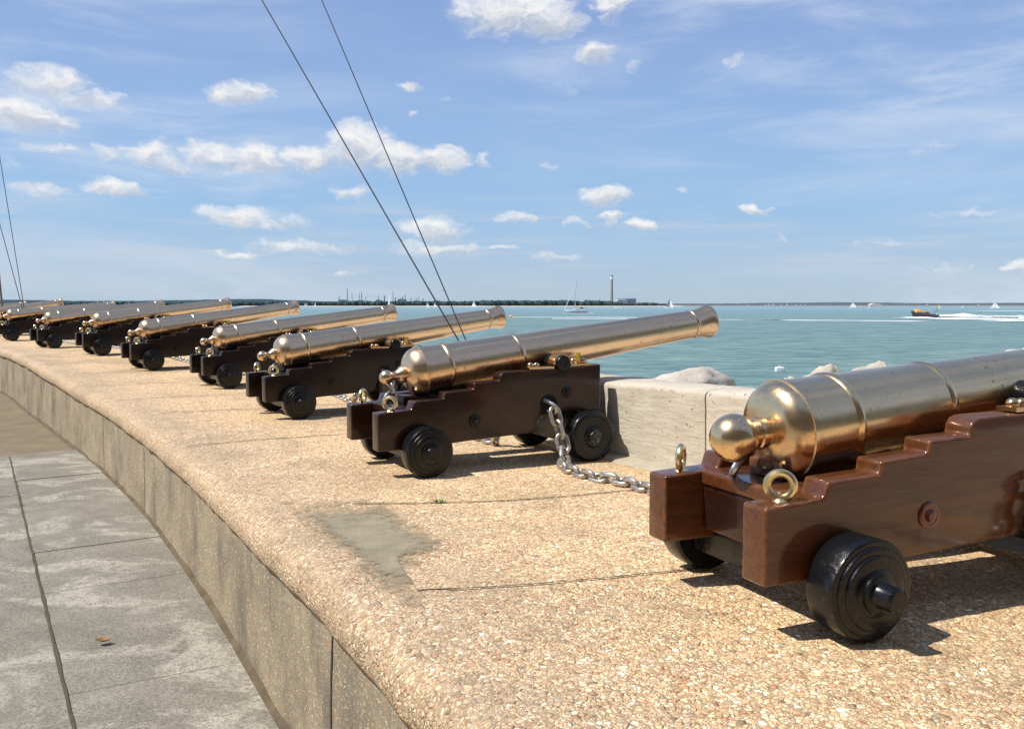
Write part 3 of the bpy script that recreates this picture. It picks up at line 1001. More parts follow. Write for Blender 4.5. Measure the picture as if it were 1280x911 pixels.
def make_cannon(barrel_me, wood, brass, hub_len, front_hub_mat):
    """local frame: x towards the muzzle, y to the left, z up; origin on the ground under the rear axle"""
    root = empty('cannon')
    br = link_mesh('barrel', barrel_me, brass, root, sharp=28)
    for s in (-1, 1):
        y0, y1 = sorted((s * C1, s * C2))
        ck = obj_bm('carriage_cheek', prism_bm(CHEEK, y0, y1, .017, 3), wood, root)
        # ring bolt
        bm = bmesh.new()
        ang = math.atan2(.70, .71) if s > 0 else math.atan2(-.76, -.65)
        ang += PI / 2 if s > 0 else 0
        M = Matrix.Translation((0, 0, 0)) @ Matrix.Rotation(ang - PI / 2, 4, 'Z')
        torus_bm(bm, .0350, .0115, M)
        lathe(bm, [(-.049, 0), (-.049, .022), (-.043, .023), (-.039, .020), (-.033, .011)], 'z', 16)
        obj_bm('ring_bolt', bm, BRASS_PALE, ck, loc=(-.172, s * .238, .362 + .046))
        for (bx, bz, rr_) in ((.33, .288, .040), (.955, .425, .034)):
            bm = bmesh.new()
            y = s * C2
            pr = [(0, rr_), (.004, rr_), (.008, rr_ - .004), (.009, rr_ - .012), (.007, rr_ - .014), (.007, rr_ * .5), (.010, rr_ * .46), (.016, rr_ * .40), (.018, rr_ * .25), (.018, 0)]
            lathe(bm, [(y + s * a, r) for a, r in pr], 'y', 28, Matrix.Translation((bx, 0, bz)))
            obj_bm('bolt_head', bm, REDBOLT if wood is WOOD_NEAR else BLACK, ck)
        bm = bmesh.new()
        y = s * C2
        lathe(bm, [(y - s * .004, .062), (y + s * .003, .060), (y + s * .003, .046), (y + s * .0015, .044), (y + s * .0015, 0)], 'y', 28, Matrix.Translation((.826, 0, .356)))
        obj_bm('rope_hole', bm, DARK, ck)  # flat black disc stands in for the shade inside the hole
        # cap square over the trunnion
        TX, TZ = .931, .601
        bm = bmesh.new()
        n = 18
        a, b, c, d = [], [], [], []
        yy0, yy1 = s * .205, s * .281
        for k in range(n + 1):
            t = PI * k / n
            for L, r, y in ((a, .052, yy0), (b, .052, yy1), (c, .066, yy0), (d, .066, yy1)):
                L.append(bm.verts.new((TX - r * math.cos(t), y, TZ - .006 + r * math.sin(t))))
        for k in range(n):
            bm.faces.new((c[k], c[k + 1], d[k + 1], d[k])); bm.faces.new((a[k], b[k], b[k + 1], a[k + 1]))
            bm.faces.new((b[k], d[k], d[k + 1], b[k + 1])); bm.faces.new((a[k], a[k + 1], c[k + 1], c[k]))
        add_box(bm, (.785, s * .243, .578), (.175, .070, .013))
        add_box(bm, (1.065, s * .243, .589), (.14, .070, .013))
        cap = obj_bm('cap_square', bm, BRASS_BRIGHT, root)
        for (bx, bz, r_) in ((.725, .592, .021), (.765, .592, .019), (1.03, .612, .022), (1.105, .612, .02)):
            bm = bmesh.new()
            bmesh.ops.create_icosphere(bm, subdivisions=3, radius=r_, matrix=Matrix.Translation((bx, s * .243, bz)) @ Matrix.Diagonal((1, 1, .95, 1)))
            lathe(bm, [(bz - .02, 0), (bz - .02, r_ * 1.25), (bz - .010, r_ * 1.25), (bz - .006, r_)], 'z', 18, Matrix.Translation((bx, s * .243, 0)))
            obj_bm('cap_nut', bm, BRASS_BRIGHT, cap)
        bm = box_bm((1.066, s * .243, .627), (.016, .030, .072), .004)
        obj_bm('cap_key', bm, YELLOW, cap)
        for front in (0, 1):
            me, mh = wheel_mesh(front, hub_len)
            if s < 0:
                for m_ in (me, mh):
                    m_.transform(Matrix.Diagonal((1, -1, 1, 1))); m_.flip_normals()
            wh = link_mesh('wheel', me, BLACK, root, loc=(1.0732 if front else 0, s * T1, RF if front else RR), rot=(0, rnd.uniform(0, 6), 0))
            link_mesh('hub', mh, front_hub_mat if front else BLACK, wh)
    for s in (-1, 1):
        bm = bmesh.new()
        lathe(bm, [(s * .10, 0), (s * .10, .050), (s * .290, .050), (s * .2965, .046), (s * .2965, .020), (s * .293, .018), (s * .293, 0)], 'y', 36, Matrix.Translation((.931, 0, .601)))
        obj_bm('trunnion', bm, BLACK, root)
    obj_bm('bed_board', box_bm((.12, 0, .352), (.50, 2 * C1 - .004, .048), .014, 3), wood, root)
    obj_bm('rear_transom', box_bm((-.07, 0, .255), (.10, 2 * C1 - .004, .142), .008), WOOD, root)  # on the near carriage, darker wood stands in for shade between cheeks
    obj_bm('front_transom', box_bm((1.02, 0, .42), (.16, 2 * C1 - .004, .22), .008), wood, root)
    obj_bm('rear_axle', box_bm((0, 0, .130), (.15, 2 * T1 - .003, .098), .012), BLACK, root)
    obj_bm('front_axle', box_bm((1.065, 0, .20), (.17, 2 * T1 - .003, .196), .012), BLACK, root)
    # quoin: wooden wedge under the breech
    q = [(-.03, .378), (.46, .378), (.46, .392), (-.03, .43)]
    obj_bm('quoin', prism_bm(q, -.075, .075, .006), wood, root)
    bm = bmesh.new()
    torus_bm(bm, .034, .010, Matrix.Translation((-.085, .06, .410)) @ Matrix.Rotation(.9, 4, 'Z') @ Matrix.Rotation(.5, 4, 'X'))
    obj_bm('shackle', bm, GALV, root)
    return root, br

def copy_tree(o, parent=None):
    c = o.copy(); COL.objects.link(c)
    if parent is not None: c.parent = parent
    br = c if o.name.startswith('barrel') else None
    for ch in list(o.children):
        _, b = copy_tree(ch, c)
        br = br or b
    return c, br

def aim(br, el, slide, zt=.667, roll=0.0):
    br.rotation_euler = (roll, -R(el), 0)
    br.location = (.931 + slide * math.cos(R(el)), 0, zt + slide * math.sin(R(el)))

GG = 'row of brass signal cannons on the sea wall platform'
POSE = [
 (.7984, 2.6287, 23.15, 5.4, -.001, 0, 'nearest brass cannon on glossy red-brown carriage, muzzle cut off by the right picture edge'),
 (-.6418, 5.1137, 28.09, 7.23, -.0586, .0685, 'second nearest cannon, whole brass barrel against the sea, chain hanging from its dark carriage'),
 (-1.9906, 7.5744, 32.89, 7.47, -.0583, -.021, 'brass cannon third from the right, its muzzle beside the two stay wires'),
 (-3.3966, 10.0442, 34.92, 7.53, -.0382, .004, 'brass cannon fourth from the right, muzzle just left of the two stay wires'),
 (-5.0993, 12.0644, 37.26, 8.15, .0128, -.016, 'brass cannon fifth from the right, muzzle raised against the far wooded shore'),
 (-6.9075, 14.4099, 38.5, 7.65, .0787, .009, 'brass cannon sixth from the right in the receding row'),
 (-9.063, 16.9596, 43.4, 7.19, .0705, -.002, 'brass cannon seventh from the right, small in the distance'),
 (-11.5374, 19.9644, 35.3, 6.06, .0884, -.009, 'distant brass cannon eighth from the right, cascabel cut off by the left picture edge'),
 (-14.25, 22.75, 37.5, 9.6, .09, 0, 'farthest but one brass cannon, only its barrel front showing at the left picture edge'),
 (-16.75, 25.45, 38.5, 7.0, .09, 0, 'farthest brass cannon, only a sliver of its muzzle showing at the left picture edge'),
]
guns = []
near, nb = make_cannon(BAR_BALL, WOOD_NEAR, BRASS_NEAR, .062, BLACK)
proto, pb = make_cannon(BAR_BUTTON, WOOD, BRASS, .026, HUBW)
def swap_wood(o, a, b):
    for ch in o.children:
        if ch.type == 'MESH' and ch.data.materials and ch.data.materials[0] is a:
            ch.material_slots[0].link = 'OBJECT'; ch.material_slots[0].material = b
        swap_wood(ch, a, b)
for i, (x, y, az, el, dz, ds, lab) in enumerate(POSE):
    if i == 0: o, b = near, nb
    elif i == 1: o, b = proto, pb
    else: o, b = copy_tree(proto)
    o.location = (x, y, dz + .002); o.rotation_euler = (0, 0, R(az))
    aim(b, el, ds, .606 if i == 0 else .667, rnd.uniform(0, 6))
    tag(o, lab, 'cannon', GG)
    if i >= 2: swap_wood(o, WOOD, WOOD_SHADED)
    guns.append(o)

# ------------------------------------------------------------------ chains between the guns
def link_mesh_data():
    bm = bmesh.new()
    pts = []
    L, W, r = .070, .0325, .0130     # half length to wire centre ...
    st = L - r - W
    for k in range(9):
        t = -PI / 2 + PI * k / 8
        pts.append((st + W * math.cos(t), W * math.sin(t), 0))
    for k in range(9):
        t = PI / 2 + PI * k / 8
        pts.append((-st + W * math.cos(t), W * math.sin(t), 0))
    tube(bm, pts, r, 10, closed=True)
    me = bpy.data.meshes.new('chain_link')
    bmesh.ops.recalc_face_normals(bm, faces=bm.faces[:]); bm.to_mesh(me); bm.free()
    for p in me.polygons: p.use_smooth = True
    me.materials.append(GALV)
    return me
LINK = link_mesh_data()
def chain(pts, label, seed):
    rr = random.Random(seed)
    P = resample(catmull(pts, 12), .084)
    root = empty('chain', tuple(P[len(P) // 2]))
    tag(root, label, 'chain', 'galvanised chains looped between the cannons')
    for i in range(len(P) - 1):
        c = (P[i] + P[i + 1]) * .5
        d = (P[i + 1] - P[i]).normalized()
        steep = abs(d.z) > .5
        q = d.to_track_quat('X', 'Z')
        if steep: ro = (0 if i % 2 else PI / 2) + .5
        else: ro = (.28 if i % 2 else -1.05) + rr.uniform(-.2, .2)
        o = bpy.data.objects.new('chain_link', LINK)
        COL.objects.link(o)
        o.parent = root
        o.matrix_local = Matrix.Translation(c - root.location) @ q.to_matrix().to_4x4() @ Matrix.Rotation(ro, 4, 'X')
    return root
def gun_pt(i, X, lat, z):
    x, y, az, el, dz, ds, _ = POSE[i]
    a = R(az)
    F = Vector((math.cos(a), math.sin(a), 0)); Rt = Vector((math.sin(a), -math.cos(a), 0))
    return Vector((x, y, dz)) + F * X + Rt * lat + Vector((0, 0, z))
names = ['nearest and the one off frame', 'second and nearest', 'third and second', 'fourth and third', 'fifth and fourth', 'sixth and fifth', 'seventh and sixth', 'eighth and seventh']
for i in range(0, 8):
    e = -.05 if i == 0 else 0
    A = [gun_pt(i, .80 + e, .27, .36), gun_pt(i, .835 + e * 1.6, .325, .34), gun_pt(i, .855 + e * 2, .36, .22), gun_pt(i, .865 + e, .41, .09)]
    if i == 1:
        z = lambda x, y: surf(x, y).z + .016
        mid = [(.303, 5.005), (.363, 4.78), (.45, 4.60), (.547, 4.49), (.625, 4.37), (.70, 4.18), (.80, 3.9), (1.0, 3.62)]
        A += [Vector((x, y, z(x, y))) for x, y in mid]
    else:
        for (X, lat) in ((.86, .52), (.80, .72), (.86, .95), (.80, 1.2)):
            A.append(gun_pt(i, X, lat, .018))
    if i > 0:
        A += [gun_pt(i - 1, .84, -.56, .018), gun_pt(i - 1, .83, -.44, .05), gun_pt(i - 1, .83, -.36, .18), gun_pt(i - 1, .83, -.325, .34), gun_pt(i - 1, .80, -.27, .36)]
    else:
        A += [gun_pt(0, .9, 1.5, .018), gun_pt(0, .8, 1.9, .018)]
    lab = ['steel chain hanging at the right picture edge from the nearest carriage', 'heavy steel chain curving down from the second carriage to the nearest carriage',
           'steel chain lying in shadow between the third and second cannons', 'steel chain lying between the fourth and third cannons', 'steel chain lying between the fifth and fourth cannons',
           'steel chain lying between the sixth and fifth cannons', 'small far chain between the seventh and sixth cannons', 'farthest chain, between the eighth and seventh cannons'][i]
    chain(A, lab, i)

# ------------------------------------------------------------------ stay wires and leaning pole
WIRE = plain('dark_wire_rope', (.035, .035, .04), .5, .5)
def wire(a, b, r, label):
    bm = bmesh.new()
    tube(bm, [Vector(a).lerp(Vector(b), t / 6) - Vector(a) for t in range(7)], r, 8)
    lathe(bm, [(0, 0), (0, .022), (.03, .022), (.06, .012)], 'z', 12)
    o = obj_bm('stay_wire', bm, WIRE, loc=a)
    tag(o, label, 'wire', 'stay wires rising from the sea wall')
def im_pt(px, py, y):
    """point at true distance y on the sight line measured in the photograph"""
    th = math.atan(74.0 / F_PX); u = (455.5 - py) / F_PX
    d = Vector(((px - 640) / F_PX, math.cos(th) + u * math.sin(th), -math.sin(th) + u * math.cos(th)))
    return Vector((0, 0, EYE)) + d * (y / d.y)
def stay(anchor, px, py, y, k, r, label):
    a_ = Vector(anchor); b_ = im_pt(px, py, y)
    wire(tuple(a_), tuple(a_ + (b_ - a_) * k), r, label)
stay((-.31, 7.02, .40), 327, 0, 9.5, 2.2, .0062, 'left and longer of the two stay wires crossing the sky in the middle')
stay((-.28, 6.98, .40), 402, 0, 9.5, 2.2, .0052, 'right and steeper of the two stay wires crossing the sky in the middle')
stay((-12.80, 22.85, .50), 0, 281, 24.0, 4, .010, 'lower wire of the pair at the left picture edge')
stay((-12.77, 22.82, .50), 0, 198, 24.0, 4, .009, 'upper steeper wire of the pair at the left picture edge')
POLE = plain('weathered_pole_paint', (.16, .13, .11), .6)
bm = bmesh.new()
a = Vector((-14.55, 24.9, .09)); b = Vector((-16.3, 27.2, 4.2))
pa_ = im_pt(3.5, 392, 25); pb_ = im_pt(-2.5, 330, 25.2)
tube(bm, [Vector((0, 0, 0)), (Vector(pb_) - Vector(pa_)) * .5, (Vector(pb_) - Vector(pa_)) * 1.6], [.03, .028, .022], 10)
lathe(bm, [(-.55, 0), (-.55, .05), (.05, .045), (.06, .03)], 'z', 14)
tag(obj_bm('leaning_pole', bm, POLE, loc=pa_), 'thin dark leaning pole at the extreme left picture edge beside the wires', 'pole')

# ------------------------------------------------------------------ sea
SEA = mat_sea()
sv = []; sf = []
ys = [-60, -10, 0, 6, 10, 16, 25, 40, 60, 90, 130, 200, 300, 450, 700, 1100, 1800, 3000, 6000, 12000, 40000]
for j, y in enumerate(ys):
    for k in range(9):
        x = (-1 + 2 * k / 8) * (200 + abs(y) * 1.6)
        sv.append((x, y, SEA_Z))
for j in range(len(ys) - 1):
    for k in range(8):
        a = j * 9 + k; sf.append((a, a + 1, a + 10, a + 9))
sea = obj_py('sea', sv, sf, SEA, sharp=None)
tag(sea, kind='structure')
# land under the town side so that the sea never shows behind the pavement
EYE_S = EYE - SEA_Z
def dist_for(py): return EYE_S * F_PX / (py - 381.5)
def far(px, D): return (px - 640) / F_PX * D
def zpy(py, D): return EYE - (py - 381.5) / F_PX * D

FOAM = mat_foam(.74, (.10, .5, 1))
FOAM2 = mat_foam(.64, (.30, .8, 1))
def foam_strip(x0, x1, y0, y1, w, mat, name='wake_foam', lump=0.0, seed=0):
    vs = []; fs = []; uv = []
    n = max(8, int(abs(x1 - x0) / 1.5)); n = min(n, 160); m = 8
    for i in range(n + 1):
        t = i / n
        x = x0 + (x1 - x0) * t; y = y0 + (y1 - y0) * t
        ww = w[0] + (w[1] - w[0]) * t
        for k in range(m + 1):
            u = k / m
            hh = lump * max(0, math.sin(PI * u)) * (.4 + .9 * abs(mnoise.noise(Vector((x * .35 + seed, u * 3, 0))))) * math.sin(PI * min(1, t * 1.4 + .08)) if lump else 0
            vs.append((x, y + (u - .5) * ww, SEA_Z + .06 + hh)); uv.append((t, u))
    for i in range(n):
        for k in range(m):
            a = i * (m + 1) + k; fs.append((a, a + 1, a + m + 2, a + m + 1))
    o = obj_py(name, vs, fs, mat, sharp=None)
    with_uv(o, uv)
    tag(o, kind='stuff')
    return o
def strip_px(px0, py0, px1, py1, wpx, mat, lump=0, seed=0, fade=None):
    D0, D1 = dist_for(py0), dist_for(py1)
    w0 = dist_for(py0 - wpx[0] / 2) - dist_for(py0 + wpx[0] / 2); w1 = dist_for(py1 - wpx[1] / 2) - dist_for(py1 + wpx[1] / 2)
    return foam_strip(far(px0, D0), far(px1, D1), D0, D1, (w0, w1), mat, lump=lump, seed=seed)

# ------------------------------------------------------------------ far shore
def mat_far(name, c0, c1, sc):
    t = NT(name)
    v = t.pos()
    f = t.noise(v, sc, 4, .6)
    t.bsdf(Base_Color=t.mix(t.ramp(f, [(.3, 0.0), (.7, 1.0)]), c0, c1), Roughness=1.0, Specular_IOR_Level=0)
    return t.mat
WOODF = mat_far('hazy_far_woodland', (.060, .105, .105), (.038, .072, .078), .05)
WOODN = mat_far('haze_blue_hill_woodland', (.060, .095, .120), (.040, .070, .092), .04)  # blue distance haze put into the colours of far woods and hills
HILL = mat_far('haze_blue_far_hills', (.115, .160, .195), (.085, .125, .160), .004)
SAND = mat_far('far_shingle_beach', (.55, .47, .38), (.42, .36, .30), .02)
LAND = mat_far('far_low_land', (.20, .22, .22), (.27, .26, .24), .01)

def shore_land(name, pts, D, depth, mat, z_lift=.5):
    """pts: (px, crest py) ; a low ridge running along the far shore"""
    vs = []; fs = []
    for (px, py) in pts:
        x = far(px, D)
        zt = zpy(py, D)
        vs += [(x, D, SEA_Z - .3), (x, D + depth * .12, SEA_Z + z_lift), (x * 1.02, D + depth * .4, zt), (x * 1.2, D + depth * 2.5, SEA_Z)]
    for i in range(len(pts) - 1):
        for k in range(3):
            a = i * 4 + k; fs.append((a, a + 4, a + 5, a + 1))
    o = obj_py(name, vs, fs, mat, sharp=None)
    tag(o, kind='structure')
    return o
D_SH = 2550
def jag(tab, x0, x1, step, amp, seed):
    out = []
    x = x0
    while x <= x1:
        out.append((x, interp(tab, x) + amp * mnoise.noise(Vector((x * .09, seed, 0))) + amp * .6 * mnoise.noise(Vector((x * .31, seed, 4)))))
        x += step
    return out
# beach strip and land behind
bs = []; bf = []
xs = list(range(300, 860, 8))
for px in xs:
    x = far(px, D_SH)
    wob = 40 * mnoise.noise(Vector((px * .02, 3, 0)))
    bs += [(x, D_SH - 60 + wob, SEA_Z - .4), (x, D_SH + 15 + wob, SEA_Z + 2.2), (x * 1.04, D_SH + 120, SEA_Z + 3.0)]
for i in range(len(xs) - 1):
    for k in range(2):
        a = i * 3 + k; bf.append((a, a + 3, a + 4, a + 1))
tag(obj_py('beach', bs, bf, SAND, sharp=None), kind='structure')
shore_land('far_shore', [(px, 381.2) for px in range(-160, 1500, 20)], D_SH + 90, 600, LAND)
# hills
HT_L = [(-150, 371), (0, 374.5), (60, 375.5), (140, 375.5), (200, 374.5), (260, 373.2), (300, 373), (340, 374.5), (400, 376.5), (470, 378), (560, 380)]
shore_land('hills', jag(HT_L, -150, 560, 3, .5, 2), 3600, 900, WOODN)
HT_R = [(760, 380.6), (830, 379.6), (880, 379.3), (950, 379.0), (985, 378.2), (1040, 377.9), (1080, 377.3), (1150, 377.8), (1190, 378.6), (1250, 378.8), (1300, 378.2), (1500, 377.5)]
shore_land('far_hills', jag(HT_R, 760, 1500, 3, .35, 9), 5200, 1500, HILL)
# woodland on the shore, one mass of crowns
TREE = [(-160, 377.5), (60, 377.6), (140, 377.0), (240, 377.8), (330, 376.8), (400, 377.2), (450, 376.6), (520, 376.4), (580, 376.6), (620, 375.6), (660, 375.6), (690, 375.5), (715, 375.6), (727, 377.0), (738, 375.4), (755, 376.0), (772, 377.8), (790, 378.6), (812, 378.4), (826, 379.3), (840, 381.5)]
def ico():
    bm = bmesh.new(); bmesh.ops.create_icosphere(bm, subdivisions=2, radius=1)
    v = [x.co.copy() for x in bm.verts]; f = [tuple(q.index for q in p.verts) for p in bm.faces]; bm.free(); return v, f
IV, IF = ico()
cv = []; cf = []
def clump(c, s, seed):
    b = len(cv)
    for v in IV:
        f = 1 + .45 * mnoise.noise(v * 1.7 + Vector((seed, seed * .3, 0)))
        cv.append((c[0] + v.x * s[0] * f, c[1] + v.y * s[0] * f, c[2] + v.z * s[1] * f))
    cf.extend([tuple(b + k for k in q) for q in IF])
px = -160.0
while px < 838:
    top = interp(TREE, px) + 1.0 * mnoise.noise(Vector((px * .10, 1, 0))) + .7 * mnoise.noise(Vector((px * .45, 7, 0)))
    for row in range(2):
        D = D_SH + 60 + row * 60 + rnd.uniform(0, 40)
        zt = zpy(top + row * (-.1) + rnd.uniform(-.3, .9), D)
        hh = max(2.5, (zt - SEA_Z))
        rad = rnd.uniform(6, 11)
        clump((far(px, D) + rnd.uniform(-4, 4), D, SEA_Z + hh * .55), (rad, hh * .45), rnd.uniform(0, 90))
    px += 1.9
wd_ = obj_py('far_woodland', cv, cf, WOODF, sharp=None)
tag(wd_, kind='stuff')
cv = []; cf = []
px = 845.0
while px < 1480:
    top = 380.3 + .9 * mnoise.noise(Vector((px * .12, 5, 0)))
    D = 3400 + rnd.uniform(0, 200)
    hh = max(2, zpy(top, D) - SEA_Z)
    clump((far(px, D), D, SEA_Z + hh * .5), (rnd.uniform(8, 14), hh * .5), rnd.uniform(0, 90))
    px += 3.0
tag(obj_py('far_hedgerows', cv, cf, WOODN, sharp=None), kind='stuff')

# ------------------------------------------------------------------ far buildings
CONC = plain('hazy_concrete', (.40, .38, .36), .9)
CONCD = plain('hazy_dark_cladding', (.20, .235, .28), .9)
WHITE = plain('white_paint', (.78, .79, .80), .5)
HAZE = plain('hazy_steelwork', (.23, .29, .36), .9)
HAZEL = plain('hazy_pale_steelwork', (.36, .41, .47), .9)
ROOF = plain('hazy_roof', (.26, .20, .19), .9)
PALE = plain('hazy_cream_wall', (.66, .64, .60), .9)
Dp = 2900
ch = empty('power_station_chimney', (far(764, Dp), Dp, SEA_Z + 3))
tag(ch, 'very tall pale concrete chimney of the power station standing alone on the far shore', 'chimney')
H = zpy(344.2, Dp) - SEA_Z - 3
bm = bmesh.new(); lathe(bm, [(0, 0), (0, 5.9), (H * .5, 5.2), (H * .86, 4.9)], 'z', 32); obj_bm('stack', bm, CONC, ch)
bm = bmesh.new(); lathe(bm, [(H * .86, 4.95), (H * .965, 4.85)], 'z', 32); obj_bm('white_band', bm, WHITE, ch)
bm = bmesh.new(); lathe(bm, [(H * .965, 5.0), (H, 4.9), (H, 3.2), (H * .95, 3.2)], 'z', 32); obj_bm('dark_rim', bm, CONCD, ch)
ps = empty('power_station', (far(782, Dp + 30), Dp + 30, SEA_Z + 3))
tag(ps, 'long blocky grey and white power station hall right of the tall chimney', 'building')
m_px = (Dp + 30) / F_PX
z0 = zpy(379.5, Dp + 30) - SEA_Z - 3
def blk(name, pxa, pxb, pya, pyb, dy, mat, depth=40):
    xa = (pxa - 782) * m_px; xb = (pxb - 782) * m_px
    za = zpy(pyb, Dp + 30) - SEA_Z - 3; zb = zpy(pya, Dp + 30) - SEA_Z - 3
    return obj_bm(name, box_bm(((xa + xb) / 2, dy, (za + zb) / 2), (xb - xa, depth, zb - za), .4, 1), mat, ps)
blk('hall', 770, 783.5, 374.6, 381.5, 0, PALE); blk('turbine_block', 783.6, 793.8, 373.2, 381.5, 4, CONCD); blk('roof_plant', 771, 793, 373.0, 373.7, 10, CONCD, 30)
blk('low_annexe', 766.5, 769.8, 376.2, 381.5, -6, PALE, 30)
for k in range(5): blk('window_band', 771.2 + k * 2.4, 772.6 + k * 2.4, 375.4, 376.4, -20.4, CONCD, 1)
wo = empty('waterside_shed', (far(800, Dp), Dp, SEA_Z + 3)); tag(wo, 'small pale sheds beside the power station hall', 'shed')
obj_bm('wall', box_bm((-4, 0, 4.5), (9, 14, 9), .2, 1), PALE, wo)
obj_bm('annexe', box_bm((10, 0, 3.4), (18, 14, 6.8), .2, 1), HAZEL, wo)
obj_bm('roof', prism_bm([(-9, 9.01), (1, 9.01), (-4, 11)], -7.4, 7.4), CONCD, wo)

D_R = 3300
rs = D_R / F_PX
stacks = [(424.7, 370, 1.1, 0), (434.7, 360.6, 1.15, 0), (440.6, 367, .8, 0), (449.7, 366, .8, 1), (452.6, 365, 1.1, 1), (457.8, 370.5, .8, 0), (473.4, 369.5, 1.0, 0), (481, 369.8, 2.0, 0), (491.7, 363.5, .9, 0),
          (494.6, 372, 1.5, 0), (503.6, 370.6, 1.3, 1), (506.6, 368.6, 1.0, 0), (514, 373, 1.6, 0), (520.6, 372.6, .9, 0), (523.4, 370.6, .8, 1), (529, 373, 1.4, 0), (546.9, 373, .8, 0)]
pos_words = ['leftmost of the refinery stacks', 'tallest, near the left end of the refinery', 'right beside the tallest refinery stack', 'left of the slim pair of pinkish lattice towers', 'right of the slim pair of lattice towers', 'short, just right of the lattice towers', 'short, left of the broad refinery column', 'broad blocky column in the middle of the refinery', 'tall and slim right of the broad column', 'short stub beside the tall slim stack', 'left of a close pair over the refinery sheds', 'right of a close pair over the refinery sheds', 'stubby, just right of the sheds', 'slim, two right of the sheds', 'slim with a top light toward the right end', 'stubby near the right end of the refinery', 'last and rightmost, behind the stay wires']
for (px, top, w, lat), words in zip(stacks, pos_words):
    D = D_R + rnd.uniform(-80, 120)
    st = empty('refinery_stack', (far(px, D), D, SEA_Z + 4))
    tag(st, 'hazy refinery stack, ' + words, 'chimney', 'refinery stacks on the far shore')
    Hs = zpy(top, D) - SEA_Z - 4; r = w * rs * .5
    bm = bmesh.new()
    if lat:
        for sx in (-1, 1):
            for sy in (-1, 1): tube(bm, [(sx * r, sy * r, 0), (sx * r * .5, sy * r * .5, Hs)], r * .28, 5)
        for k in range(9):
            z = Hs * k / 9; q = r * (1 - .5 * k / 9)
            add_box(bm, (0, 0, z), (q * 2, q * 2, .8))
        tube(bm, [(0, 0, 0), (0, 0, Hs)], r * .4, 6)
    else:
        lathe(bm, [(0, 0), (0, r * 1.15), (Hs * .4, r), (Hs, r * .8), (Hs, 0)], 'z', 14)
    obj_bm('shaft', bm, HAZEL if lat else HAZE, st)
    bm = bmesh.new(); lathe(bm, [(Hs * .93, 0), (Hs * .93, r * 1.1), (Hs * .965, r * 1.1), (Hs * .965, 0)], 'z', 14); obj_bm('platform_ring', bm, HAZEL, st)
for (pa_x, pb_x, top, lab) in ((423.5, 436, 374.4, 'low refinery sheds at the foot of the tallest stack'), (498, 508, 373.2, 'low refinery block right of the middle stacks'), (470.5, 477, 374.4, 'small refinery shed left of the broad column'), (447, 456, 375, 'small refinery shed below the lattice towers')):
    D = D_R + 150
    sh = empty('refinery_shed', (far((pa_x + pb_x) / 2, D), D, SEA_Z + 4)); tag(sh, lab, 'shed', 'refinery sheds on the far shore')
    Hs = zpy(top, D) - SEA_Z - 4; w = (pb_x - pa_x) * D / F_PX
    obj_bm('wall', box_bm((0, 0, Hs * .45), (w, 20, Hs * .9), .3, 1), HAZE, sh)
    obj_bm('roof', prism_bm([(-w / 2 - .5, Hs * .902), (w / 2 + .5, Hs * .902), (0, Hs)], -10.5, 10.5), HAZEL, sh)

# white waterside houses far right, and a pale domed hangar
houses = [(934.5, .8, 'white cottage at the left end of the far right shore, standing alone'), (957, 1.1, 'small white house, first of the bright far row'), (961.5, 2.2, 'wide white house in the bright far row, left one of two'), (967, 2.1, 'wide white house in the bright far row, right one of two'), (976, 1.0, 'tiny pale house just right of the two wide white houses'), (983.6, 1.5, 'white house standing apart in the middle of the far right shore'), (994.5, 1.1, 'white house right of the middle of the far row'), (1001, .7, 'tiny pale house near the end of the far row'), (1006, .7, 'last tiny pale house of the far row'), (1158, .9, 'pink-roofed small house behind the orange boat'), (1222, 1.0, 'small white house behind the big wake at the right'), (340 + 5, 1.6, 'pale house among the trees on the far left shore'), (383, 2.2, 'grey-pink farmhouse among trees above the far left beach')]
for (px, w, lab) in houses:
    D = 3250 if px > 600 else 2580
    s_ = D / F_PX
    hs = empty('shore_house', (far(px, D), D, SEA_Z + 1)); tag(hs, lab, 'house', 'little houses on the far shore')
    W = w * s_ * 1.3; Hh = 5.2 * (1 if w < 1.3 else 1.3)
    obj_bm('wall', box_bm((0, 0, Hh * .5), (W, 8, Hh), .1, 1), WHITE if px > 600 else PALE, hs)
    obj_bm('roof', prism_bm([(-W * .54, Hh + .01), (W * .54, Hh + .01), (W * .3, Hh + 2.6), (-W * .3, Hh + 2.6)], -4.4, 4.4), ROOF, hs)
D = 3240; s_ = D / F_PX
dm = empty('domed_hangar', (far(1092.5, D), D, SEA_Z + 1)); tag(dm, 'low wide cream arched hangar on the far right shore behind a white boat', 'building')
arc = [(8 * s_ * math.cos(PI * k / 14), (3.4 * s_) * math.sin(PI * k / 14) + .01) for k in range(15)]
obj_bm('roof', prism_bm(arc, -12, 12), plain('cream_hangar_roof', (.70, .67, .52), .7), dm)
obj_bm('plinth', box_bm((0, 0, -.6), (16.4 * s_, 26, 1.1), .1, 1), PALE, dm)

